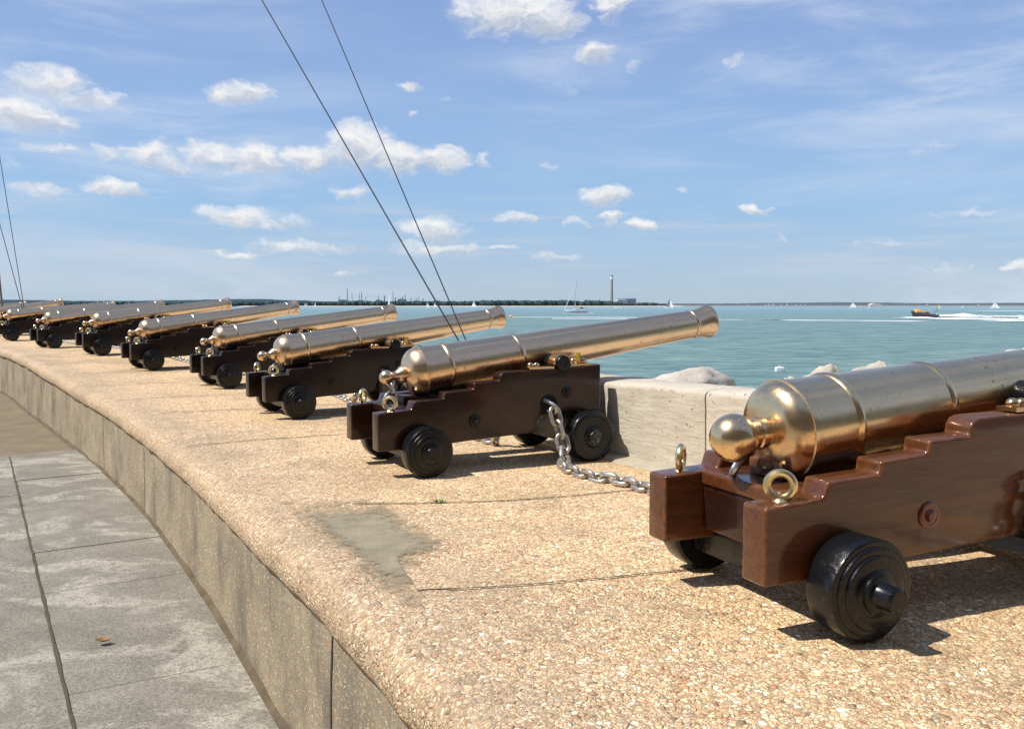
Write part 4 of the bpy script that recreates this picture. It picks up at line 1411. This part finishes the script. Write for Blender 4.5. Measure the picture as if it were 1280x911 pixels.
# ------------------------------------------------------------------ boats
SAIL = plain('white_sailcloth', (.80, .80, .78), .8)
SAILD = plain('dark_sailcloth', (.16, .18, .22), .8)
ALU = plain('mast_alloy', (.50, .52, .55), .4, .6)
NAVY = plain('navy_paint', (.03, .04, .08), .4)
def hull_bm(L, B, Hh, sheer=.25, tr=.75):
    bm = bmesh.new()
    rows = []
    n = 14
    for i in range(n + 1):
        t = i / n            # 0 stern .. 1 bow ; boat points to +x
        x = -L / 2 + L * t
        wb = B / 2 * (tr + (1 - tr) * math.sin(PI * min(1, t * 1.25 + .1) / 1.0 * .8)) if t < .5 else B / 2 * max(.02, 1 - ((t - .5) / .5) ** 2.1)
        top = Hh * (1 + sheer * (t - .35) ** 2 * 2)
        row = [(x + (L * .06 if t == 1 else 0) * 1, wb, top), (x, wb * .93, top * .45), (x - (L * .03 if t == 1 else 0), wb * .7, -.12 * Hh), (x - (L * .05 if t == 1 else 0), 0, -.5 * Hh),
               (x - (L * .03 if t == 1 else 0), -wb * .7, -.12 * Hh), (x, -wb * .93, top * .45), (x + (L * .06 if t == 1 else 0), -wb, top)]
        rows.append([bm.verts.new(p) for p in row])
    for a, b in zip(rows, rows[1:]):
        for k in range(6): bm.faces.new((a[k], a[k + 1], b[k + 1], b[k]))
        bm.faces.new((a[6], a[0], b[0], b[6]))
    bm.faces.new(rows[0]); bm.faces.new(rows[-1][::-1])
    return bm
def sail_obj(parent, pts, mat, name, belly=.3):
    vs = []; fs = []
    A, B, Cc = [Vector(p) for p in pts]; n = 8
    idx = {}
    for i in range(n + 1):
        for j in range(n + 1 - i):
            u, v = i / n, j / n; w = 1 - u - v
            p = A * w + B * u + Cc * v
            p.y += belly * 4 * u * w + belly * 3 * v * w
            idx[i, j] = len(vs); vs.append(p)
    for i in range(n):
        for j in range(n - i):
            fs.append((idx[i, j], idx[i + 1, j], idx[i, j + 1]))
            if j < n - i - 1: fs.append((idx[i + 1, j], idx[i + 1, j + 1], idx[i, j + 1]))
    return obj_py(name, vs, fs, mat, parent, sharp=None)
def sailboat(px, wy, topy, lab, L=8.5, main=1, jib=1, flip=1, dark=0, group='small sailing boats on the far water'):
    D = min(dist_for(wy), 2350)
    s_ = D / F_PX
    Hm = (wy - topy) * s_
    o = empty('sailing_boat', (far(px, D), D, SEA_Z), R(-38 if flip > 0 else -30)); o.scale = (flip, 1, 1)
    tag(o, lab, 'sailing boat', group)
    obj_bm('hull', hull_bm(L, L * .3, L * .11), WHITE, o)
    bm = bmesh.new(); tube(bm, [(L * .06, 0, .4), (L * .06, 0, Hm)], max(.09, .22 * s_ / 1.5), 8); obj_bm('mast', bm, ALU, o)
    if main: sail_obj(o, [(L * .04, 0, L * .2), (-L * .42, 0, L * .22), (L * .05, 0, Hm * .98)], SAILD if dark else SAIL, 'mainsail')
    if jib: sail_obj(o, [(L * .10, 0, L * .16), (L * .5, 0, L * .14), (L * .08, 0, Hm * .86)], SAIL, 'jib')
    return o
sailboat(123.2, 384.5, 374.9, 'pair of white sails behind the far left muzzles, left one', 9)
sailboat(131.2, 384.6, 374.6, 'pair of white sails behind the far left muzzles, right one', 9, flip=-1)
sailboat(162.5, 384.2, 376.8, 'small white sail just over the fifth cannon barrel, left of its muzzle', 7)
sailboat(240, 384.2, 378.5, 'tiny white sail over the sixth cannon muzzle', 6)
sailboat(394.8, 384.2, 377.4, 'small white sail right beside the fifth cannon muzzle', 9, jib=0)
sailboat(487.2, 385.0, 361.5, 'tall narrow white sail straight behind the fourth cannon muzzle', 9, jib=0)
sailboat(493.5, 384.3, 379.2, 'tiny white sail touching the fourth cannon muzzle on its right', 5, main=0)
sailboat(534.7, 384.6, 377.8, 'white sail left of the stay wires', 8)
sailboat(543.8, 384.5, 378.3, 'white sail between the two stay wires', 8)
sailboat(592.3, 384.6, 376.0, 'broad white sails right of the stay wires', 11)
sailboat(773.6, 385.2, 378.8, 'small white boat with bare mast in front of the power station', 14, main=0, jib=0)
sailboat(836.2, 385.6, 373.0, 'boat with dark mainsail and white jib right of the power station', 12, dark=1)
sailboat(1065, 385.2, 377.6, 'white sails left of the cream domed hangar', 10)
sailboat(1242, 386.2, 377.0, 'white sails at the far right above the wake', 9.5)
sailboat(1284, 386.2, 379.0, 'small white sail at the extreme right picture edge', 8)
def motorboat(px, wy, wpx, lab, name='motor_boat', mast=0, flip=-1):
    D = min(dist_for(wy), 2350); s_ = D / F_PX; L = wpx * s_
    o = empty(name, (far(px, D), D, SEA_Z)); o.scale = (flip, 1, 1)
    tag(o, lab, 'motor boat', 'white motor boats on the far water')
    obj_bm('hull', hull_bm(L, L * .28, L * .12), WHITE, o)
    obj_bm('cabin', prism_bm([(-L * .25, L * .13), (L * .22, L * .13), (L * .08, L * .26), (-L * .22, L * .26)], -L * .1, L * .1, L * .01, 1), WHITE, o)
    obj_bm('window', box_bm((-.05 * L, 0, L * .205), (L * .24, L * .205, L * .045)), NAVY, o)
    if mast:
        bm = bmesh.new(); tube(bm, [(0, 0, L * .2), (0, 0, mast * s_)], .12, 6); obj_bm('mast', bm, ALU, o)
    return o
motorboat(1087, 385.5, 9, 'white motor boat with mast in front of the cream domed hangar', mast=8)
motorboat(1203.5, 384.8, 8, 'white motor cruiser left of the far right sail', mast=4)
motorboat(1076, 384.6, 6, 'small white motor boat between the sail and the hangar')
motorboat(784.5, 384.9, 6, 'low white motor launch right of the bare-masted boat')
motorboat(1289, 398.6, 34, 'white motor boat with dark waterline, only its bow showing at the right picture edge')

# big yacht with bare mast
Dy = dist_for(390.9); sy_ = Dy / F_PX
ya = empty('yacht', (far(720.2, Dy), Dy, SEA_Z)); ya.scale = (-1, 1, 1)
tag(ya, 'large white yacht with bare mast and furled sails in the middle of the water', 'yacht')
L = 28.5 * sy_; Hm = 42.5 * sy_
obj_bm('hull', hull_bm(L, L * .28, L * .12), WHITE, ya)
bm = hull_bm(L * .985, L * .283, L * .03); obj_bm('boot_stripe', bm, NAVY, ya, loc=(0, 0, -.03))
obj_bm('coachroof', prism_bm([(-L * .3, L * .12), (L * .22, L * .12), (L * .1, L * .165), (-L * .28, L * .175)], -L * .08, L * .08, .05, 1), WHITE, ya)
obj_bm('cabin_window', box_bm((-.06 * L, 0, L * .148), (L * .22, L * .163, L * .018)), NAVY, ya)
bm = bmesh.new(); tube(bm, [(L * .06, 0, L * .1), (L * .0, 0, Hm)], [.14, .10], 8)
for z in (.35, .62): add_box(bm, (L * .04, 0, Hm * z), (.08, L * .16, .08))
obj_bm('mast', bm, ALU, ya)
bm = bmesh.new(); tube(bm, [(L * .50, 0, L * .15), (L * .0, 0, Hm * .93)], [.17, .06], 8); obj_bm('furled_jib', bm, SAIL, ya)
bm = bmesh.new(); tube(bm, [(-L * .48, 0, L * .15), (L * .0, 0, Hm * .99)], .025, 5); obj_bm('backstay', bm, ALU, ya)
bm = bmesh.new(); tube(bm, [(L * .04, 0, L * .27), (-L * .36, 0, L * .24)], [.32, .20], 8); tube(bm, [(L * .045, 0, L * .23), (L * .04, 0, L * .44)], [.30, .10], 8); obj_bm('stowed_mainsail', bm, plain('cream_sail_cover', (.60, .56, .34), .8), ya)
obj_bm('sprayhood', prism_bm([(-L * .30, L * .17), (-L * .16, L * .17), (-L * .18, L * .235), (-L * .30, L * .235)], -L * .08, L * .08, .08, 2), NAVY, ya)
bm = bmesh.new()
for sgn in (-1, 1):
    pts = [(-L * .48 + L * .96 * k / 8, sgn * L * .13 * (1 if k < 5 else max(.1, 1 - ((k - 4) / 4) ** 2)), L * .17) for k in range(9)]
    tube(bm, pts, .03, 5)
    for p in pts[::2]: tube(bm, [(p[0], p[1], L * .11), p], .03, 5)
obj_bm('guard_rail', bm, ALU, ya)

# people built as one skinned body each
ORANGE = plain('orange_waterproofs', (.85, .40, .06), .7)
SKIN = plain('skin', (.55, .33, .24), .6)
def person(loc, rz, lab, suit, helm, parent_scale=1.0):
    V = [(0, 0, .45), (0, 0, .75), (.03, 0, 1.02), (.04, 0, 1.12), (.05, 0, 1.22), (.05, 0, 1.36),
         (.02, .2, 1.0), (.12, .25, .78), (.38, .2, .80), (.02, -.2, 1.0), (.12, -.25, .78), (.38, -.2, .80),
         (.02, .1, .42), (.42, .14, .44), (.45, .14, .08), (.6, .14, .05), (.02, -.1, .42), (.42, -.14, .44), (.45, -.14, .08), (.6, -.14, .05)]
    E = [(0, 1), (1, 2), (2, 3), (3, 4), (4, 5), (2, 6), (6, 7), (7, 8), (2, 9), (9, 10), (10, 11), (0, 12), (12, 13), (13, 14), (14, 15), (0, 16), (16, 17), (17, 18), (18, 19)]
    RAD = [.17, .18, .17, .07, .11, .09, .08, .065, .05, .08, .065, .05, .11, .085, .065, .05, .11, .085, .065, .05]
    me = bpy.data.meshes.new('person'); me.from_pydata(V, E, []); me.update()
    me.materials.append(suit)
    o = bpy.data.objects.new('person', me); COL.objects.link(o)
    md = o.modifiers.new('skin', 'SKIN')
    for i, v in enumerate(me.skin_vertices[0].data): v.radius = (RAD[i], RAD[i]); v.use_root = (i == 0)
    o.modifiers.new('sub', 'SUBSURF').render_levels = 1
    o.location = loc; o.rotation_euler = (0, 0, rz)
    tag(o, lab, 'person')
    bm = bmesh.new(); bmesh.ops.create_icosphere(bm, subdivisions=2, radius=.135, matrix=Matrix.Translation((.04, 0, 1.33)) @ Matrix.Diagonal((1.05, .9, .9, 1)))
    obj_bm('helmet', bm, helm, o)
    return o
# orange rigid inflatable
Dr = dist_for(397.6); sr = Dr / F_PX
rib = empty('inflatable_boat', (far(1154.5, Dr), Dr, SEA_Z + .25), PI)
rib.rotation_euler = (0, R(-6.5), PI)
tag(rib, 'orange rigid inflatable boat speeding to the left with its bow raised, white wake behind', 'boat')
L = 33 * sr
obj_bm('hull', hull_bm(L * .94, L * .24, L * .085, .6), plain('dark_hull_paint', (.035, .025, .04), .4), rib)
pts = [(-L * .48, L * .13, .95)] + [(-L * .3, L * .14, .95), (0, L * .145, 1.0), (L * .22, L * .13, 1.1), (L * .40, L * .075, 1.3), (L * .475, 0, 1.42)]
pts += [(x, -y, z) for x, y, z in pts[-2::-1]]
bm = bmesh.new(); tube(bm, catmull(pts, 4), .36, 10); obj_bm('tube_collar', bm, plain('dark_rubber_tube', (.07, .05, .055), .5), rib)
obj_bm('bow_cover', prism_bm([(L * .04, .9), (L * .43, 1.2), (L * .39, 2.1), (L * .28, 2.3), (L * .06, 1.95)], -1.15, 1.15, .2, 2), ORANGE, rib)
obj_bm('console', prism_bm([(-L * .12, .8), (L * .02, .8), (-L * .01, 1.7), (-L * .08, 2.0), (-L * .12, 1.9)], -.5, .5, .06), plain('console_grey', (.10, .10, .11), .5), rib)
obj_bm('seat', box_bm((-L * .2, 0, 1.05), (L * .16, .7, .5), .08), NAVY, rib)
bm = bmesh.new()
for sgn in (-1, 1): tube(bm, [(-L * .42, sgn * .9, 1.0), (-L * .43, sgn * .75, 2.5), (-L * .43, 0, 2.75)], .07, 6)
tube(bm, [(-L * .43, 0, 2.7), (-L * .45, 0, 4.2)], .05, 6)
obj_bm('stern_arch', bm, NAVY, rib)
obj_py('flag', [(-L * .44, 0, 3.5), (-L * .44, 0, 4.3), (-L * .535, .15, 4.2), (-L * .535, .15, 3.4)], [(0, 1, 2, 3)], plain('pale_ensign', (.70, .68, .35), .8), rib)
bm = bmesh.new()
for sgn in (-1, 1):
    add_box(bm, (-L * .49, sgn * .5, 1.35), (.6, .45, .8)); add_box(bm, (-L * .49, sgn * .5, .6), (.3, .2, 1.0))
bevel(bm, .08); obj_bm('outboard_engine', bm, WHITE, rib)
cr = math.cos(R(6.5))
person((far(1154.5, Dr) + L * .10, Dr - .1, SEA_Z + 1.25), PI, 'person in orange waterproofs and dark helmet steering the orange boat', ORANGE, NAVY)
person((far(1154.5, Dr) + L * .20, Dr + .15, SEA_Z + 1.15), PI, 'person in orange waterproofs crouched behind the helmsman of the orange boat', ORANGE, ORANGE)

# wakes
strip_px(1150, 398.4, 1300, 399.2, (4.0, 7.5), FOAM2, .3, 1)
strip_px(1178, 396.2, 1300, 395.6, (3.0, 4.5), FOAM2, .6, 4)
strip_px(1187, 396.5, 1232, 396.5, (3.5, 2.5), FOAM2, 1.7, 9)
strip_px(1140, 397.8, 1186, 397.6, (2.0, 3.0), FOAM2, .8, 12)
strip_px(1240, 401.5, 1340, 403.0, (2.0, 8.0), FOAM2, .5, 14)
strip_px(885, 399.5, 1150, 401.5, (2.5, 3.0), FOAM, .0, 2)
strip_px(880, 400.0, 975, 400.0, (3, 2.5), FOAM, 0, 3)
strip_px(690, 398.3, 900, 399.0, (1.6, 2.6), FOAM, 0, 6)
strip_px(640, 396.5, 800, 397.0, (1.2, 1.6), FOAM, 0, 7)
strip_px(1220, 388.6, 1340, 388.9, (.9, 1.2), FOAM2, 0, 8)
strip_px(704, 391.6, 742, 391.7, (1.0, .8), FOAM, 0, 11)

# buoys
Db = dist_for(396.3); b_ = Db / F_PX
bu = empty('mooring_buoy', (far(639, Db), Db, SEA_Z)); tag(bu, 'round orange mooring buoy right of the third cannon muzzle', 'buoy')
bm = bmesh.new(); bmesh.ops.create_icosphere(bm, subdivisions=3, radius=2.4 * b_, matrix=Matrix.Translation((0, 0, .7 * b_)) @ Matrix.Diagonal((1.15, 1, .75, 1)))
obj_bm('float', bm, plain('orange_buoy_plastic', (.80, .36, .06), .5), bu)
bm = bmesh.new(); torus_bm(bm, .5 * b_, .12 * b_, Matrix.Translation((0, 0, 2.7 * b_)), 16, 6); obj_bm('lifting_ring', bm, ALU, bu)
Dw = dist_for(464.0); w_ = Dw / F_PX
wb = empty('white_float', (far(975.5, Dw), Dw, SEA_Z)); tag(wb, 'small white plastic float on the near water above the nearest breech', 'float')
bm = box_bm((0, 0, 2.2 * w_), (11 * w_, 7 * w_, 6.5 * w_), 1.8 * w_, 3); obj_bm('block', bm, WHITE, wb)
bm = bmesh.new(); torus_bm(bm, 1.4 * w_, .4 * w_, Matrix.Translation((0, 0, 5.6 * w_)), 14, 6); obj_bm('handle', bm, WHITE, wb)

# gull
Dg = 120; g_ = Dg / F_PX
GW = plain('gull_feathers', (.55, .42, .33), .8)
bm = bmesh.new()
lathe(bm, [(-.28, 0), (-.25, .03), (-.1, .07), (.08, .075), (.18, .05), (.26, .04), (.31, .0)], 'x', 12)
for s in (-1, 1):
    ch_ = [(.10, .05, .02, .20), (.14, .28, .15, .20), (.06, .55, .12, .14), (-.10, .80, .03, .03)]
    pv_ = []
    for (x, y, z, c) in ch_:
        pv_.append((bm.verts.new((x, s * y, z)), bm.verts.new((x - c, s * y, z - .01))))
    for a, b in zip(pv_, pv_[1:]): bm.faces.new((a[0], b[0], b[1], a[1]))
vt = [bm.verts.new(p) for p in ((-.22, .03, 0), (-.22, -.03, 0), (-.42, -.08, .01), (-.42, .08, .01))]
bm.faces.new(vt)
gl = obj_bm('gull', bm, GW, loc=(far(555, Dg), Dg, zpy(363, Dg)), rot=(.5, 0, .4))
tag(gl, 'small brown and white gull flying beside the right stay wire', 'bird')

# ------------------------------------------------------------------ unseen stone front added behind the viewpoint to darken reflections and skylight
CLUB = mat_ground('unseen_clubhouse_stone', (.33, .265, .205), (.22, .18, .14), 1.2, (.36, .30, .24), .5)
cb = bmesh.new()
add_box(cb, (17, -13, PAVE_Z + 7), (126, 6, 14))
for k in range(62): add_box(cb, (-45 + k * 2.0, -10.3, PAVE_Z + 14.4), (1.1, .5, .8))
club = obj_bm('unseen_clubhouse', cb, CLUB)
tag(club, kind='structure')
for k in range(14):
    for z in (2.0, 5.6, 9.6):
        wv_ = obj_bm('window', box_bm((-43 + k * 4.4, -9.98, PAVE_Z + z), (1.5, .08, 2.2), .02, 1), NAVY, club)

# ------------------------------------------------------------------ light and sky
SUN_AZ_TRAVEL = R(10)         # direction in which the light travels, from +x
SUN_EL = R(56)
sd = bpy.data.lights.new('sun', 'SUN'); so_ = bpy.data.objects.new('sun', sd); COL.objects.link(so_)
sd.energy = 5.0; sd.angle = R(.53); sd.color = (1.0, .955, .88)
dirv = Vector((math.cos(SUN_AZ_TRAVEL) * math.cos(SUN_EL), math.sin(SUN_AZ_TRAVEL) * math.cos(SUN_EL), -math.sin(SUN_EL)))
so_.rotation_euler = dirv.to_track_quat('-Z', 'Y').to_euler()
so_.location = (0, 0, 30)

w = bpy.data.worlds.new('World'); scn.world = w; w.use_nodes = True
nt = w.node_tree; nt.nodes.clear()
def N(ty, **kw):
    nd = nt.nodes.new(ty)
    for k, v in kw.items(): setattr(nd, k, v)
    return nd
def setv(s, v):
    if hasattr(v, 'is_output'): nt.links.new(v, s)
    elif isinstance(v, (tuple, list)) and s.type == 'RGBA': s.default_value = (v[0], v[1], v[2], 1)
    else: s.default_value = v
def MA(op, a, b=0.0, c=None, clamp=False):
    nd = N('ShaderNodeMath', operation=op, use_clamp=clamp); setv(nd.inputs[0], a); setv(nd.inputs[1], b)
    if c is not None: setv(nd.inputs[2], c)
    return nd.outputs[0]
def VM(op, a, b=None, c=None):
    nd = N('ShaderNodeVectorMath', operation=op); setv(nd.inputs[0], a)
    if b is not None: setv(nd.inputs[1], b)
    if c is not None: setv(nd.inputs[2], c)
    return nd
def MIX(f, a, b):
    nd = N('ShaderNodeMix', data_type='RGBA'); setv(nd.inputs[0], f); setv(nd.inputs[6], a); setv(nd.inputs[7], b); return nd.outputs[2]
def SS(x, a, b):
    nd = N('ShaderNodeMapRange', interpolation_type='SMOOTHSTEP'); setv(nd.inputs[0], x); nd.inputs[1].default_value = a; nd.inputs[2].default_value = b; return nd.outputs[0]
sky = N('ShaderNodeTexSky', sky_type='NISHITA'); sky.sun_disc = False
sky.sun_elevation = SUN_EL
to_sun = -dirv
sky.sun_rotation = math.atan2(to_sun.x, to_sun.y)
sky.altitude = 0; sky.air_density = 1.0; sky.dust_density = .6; sky.ozone_density = 1.6
tc = N('ShaderNodeTexCoord'); D_ = tc.outputs['Generated']
sx = N('ShaderNodeSeparateXYZ'); nt.links.new(D_, sx.inputs[0])
az = MA('ARCTAN2', sx.outputs[0], sx.outputs[1])          # 0 = straight out to sea, + to the right
el = MA('ARCSINE', sx.outputs[2])
cv_ = N('ShaderNodeCombineXYZ'); nt.links.new(az, cv_.inputs[0]); nt.links.new(el, cv_.inputs[1])
P0 = cv_.outputs[0]
# warp for ragged outlines
def NOISE(vec, sc, det, ro, scale3=(1, 1, 1), color=False, dist=0.0):
    mp = N('ShaderNodeMapping'); mp.inputs['Scale'].default_value = scale3; nt.links.new(vec, mp.inputs['Vector'])
    nd = N('ShaderNodeTexNoise'); nd.inputs['Scale'].default_value = sc; nd.inputs['Detail'].default_value = det; nd.inputs['Roughness'].default_value = ro; nd.inputs['Distortion'].default_value = dist
    nt.links.new(mp.outputs[0], nd.inputs['Vector'])
    return nd.outputs[1 if color else 0]
wc = VM('SUBTRACT', NOISE(P0, 26, 3, .55, (1, 1.6, 1), True), (.5, .5, .5)).outputs[0]
ws = N('ShaderNodeVectorMath', operation='MULTIPLY'); nt.links.new(wc, ws.inputs[0]); ws.inputs[1].default_value = (.055, .030, 0)
P1 = VM('ADD', P0, ws.outputs[0]).outputs[0]
CL = [(640, 22, 92, 34, 1), (690, 38, 46, 24, 1), (760, 14, 28, 30, .85), (742, 77, 32, 13, .9), (78, 108, 52, 18, .85), (25, 143, 60, 24, .95), (78, 156, 30, 13, .8), (128, 131, 40, 13, .7), (303, 124, 46, 15, .95),
      (192, 197, 36, 22, .9), (222, 210, 30, 8, .75), (270, 195, 45, 18, .8), (325, 202, 50, 22, .98), (395, 203, 44, 20, .9), (452, 184, 52, 36, 1), (505, 203, 48, 26, .98), (555, 203, 40, 20, .9), (440, 243, 34, 13, .75), (80, 190, 30, 9, .55), (140, 194, 22, 12, .5), (62, 243, 42, 9, .75), (148, 234, 38, 12, .95),
      (295, 270, 55, 14, .85), (350, 279, 52, 12, .6), (375, 309, 75, 10, .7), (300, 319, 38, 7, .75), (540, 286, 58, 20, .85), (560, 311, 80, 10, .75), (606, 205, 18, 11, .6), (512, 112, 20, 7, .75), (560, 134, 14, 6, .5), (517, 147, 9, 8, .35), (755, 246, 38, 17, .95), (765, 270, 30, 8, .85), (801, 283, 20, 9, .85),
      (716, 277, 16, 7, .65), (650, 275, 38, 10, .75), (630, 308, 30, 8, .65), (938, 264, 22, 10, .95), (857, 242, 9, 5, .6), (1160, 188, 38, 9, .35), (1200, 268, 60, 7, .42), (1272, 334, 20, 9, .7), (910, 81, 13, 11, .4), (690, 319, 40, 7, .55), (1180, 335, 60, 12, .35), (432, 341, 26, 6, .55), (885, 275, 10, 5, .3), (968, 297, 12, 5, .4), (1100, 302, 80, 6, .3), (640, 150, 1, 1, 0), (680, 213, 9, 7, .4), (793, 92, 12, 9, .4), (705, 120, 16, 8, .3), (20, 208, 30, 10, .3)]
acc = None; accs = None
def ang(px, py):
    v = Vector(((px - 640) / F_PX, 1, (381.5 - py) / F_PX)); v.normalize()
    return math.atan2(v.x, v.y), math.asin(v.z)
for (px, py, hw, hh, st) in CL:
    if st <= 0: continue
    a, e = ang(px, py)
    hw_, hh_ = hw / F_PX * 1.02, hh / F_PX * 1.02
    q = VM('MULTIPLY_ADD', P1, (1 / hw_, 1 / hh_, 0), (-a / hw_, -e / hh_, 0)).outputs[0]
    d2 = VM('DOT_PRODUCT', q, q).outputs['Value']
    g_n = MA('MULTIPLY', MA('SUBTRACT', 1.0, d2, clamp=True), st)
    sq = N('ShaderNodeSeparateXYZ'); nt.links.new(q, sq.inputs[0])
    s_n = MA('MULTIPLY', g_n, MA('ADD', sq.outputs[1], MA('MULTIPLY', sq.outputs[0], -.25)))
    acc = g_n if acc is None else MA('MAXIMUM', acc, g_n)
    accs = s_n if accs is None else MA('ADD', accs, s_n)
n1 = NOISE(P1, 48, 6, .62, (1, 1.5, 1))
n2 = NOISE(P1, 130, 4, .6, (1, 1.3, 1))
dens = MA('ADD', acc, MA('MULTIPLY', MA('SUBTRACT', n1, .5), 1.15))
dens = MA('ADD', dens, MA('MULTIPLY', MA('SUBTRACT', n2, .5), .35))
dens = MA('MULTIPLY', dens, SS(acc, .0, .22))
cover = MA('MAXIMUM', SS(dens, .04, 1.05), MA('MULTIPLY', SS(acc, .0, .7), .26))
shade = SS(MA('ADD', accs, MA('MULTIPLY', MA('SUBTRACT', n1, .5), 1.3)), -.55, .35)
# generic cumulus elsewhere (behind and to the sides), same scale
gen = NOISE(D_, 5.0, 7, .6, (1, 1, 2.2))
side = SS(MA('ABSOLUTE', az), .62, .8)
genc = MA('MULTIPLY', SS(gen, .55, .68), MA('MULTIPLY', side, SS(sx.outputs[2], .02, .12)))
# high thin cirrus, streaked
cir = NOISE(P0, 3.2, 7, .62, (1.0, 5.5, 1), dist=.5)
cirm = NOISE(P0, 1.4, 2, .5, (1.2, 2.0, 1))
cirf = MA('MULTIPLY', SS(cir, .40, .75), MA('ADD', SS(cirm, .36, .60), MA('MULTIPLY', SS(az, .05, .45), .5), clamp=True))
lowb = NOISE(P0, 4.0, 6, .6, (1.0, 16.0, 1))
lowm = MA('MULTIPLY', SS(lowb, .46, .72), MA('MULTIPLY', SS(el, .0, .03), SS(el, .16, .07)))
# clear sky graded to the measured colours, over the Nishita luminance
ramp = N('ShaderNodeValToRGB'); nt.links.new(MA('MULTIPLY', el, 1 / .70, clamp=True), ramp.inputs[0])
stops = [(0.0, (.46, .61, .76)), (.06, (.41, .58, .80)), (.16, (.34, .56, .86)), (.28, (.33, .515, .85)), (.40, (.30, .455, .80)), (.52, (.25, .39, .74)), (1.0, (.09, .20, .50))]
cr = ramp.color_ramp
while len(cr.elements) < len(stops): cr.elements.new(.5)
for e_, (p, c) in zip(cr.elements, stops): e_.position = p; e_.color = (*c, 1)
SKY_S = .10
nis = VM('SCALE', sky.outputs[0]); nis.inputs['Scale'].default_value = SKY_S
clear = MIX(.80, nis.outputs[0], ramp.outputs[0])
c1 = MIX(MA('MULTIPLY', cirf, .75), clear, (.66, .75, .87))
c1 = MIX(MA('MULTIPLY', lowm, .55), c1, (.60, .65, .73))
ccol = MIX(shade, (.52, .57, .66), (.95, .94, .93))
c2 = MIX(MA('MULTIPLY', cover, .97), c1, ccol)
c3 = MIX(genc, c2, (.80, .82, .85))
bg = N('ShaderNodeBackground'); nt.links.new(c3, bg.inputs[0]); bg.inputs[1].default_value = 1.0
wo_ = N('ShaderNodeOutputWorld'); nt.links.new(bg.outputs[0], wo_.inputs[0])
w.cycles.sampling_method = 'MANUAL'
w.cycles.sample_map_resolution = 512
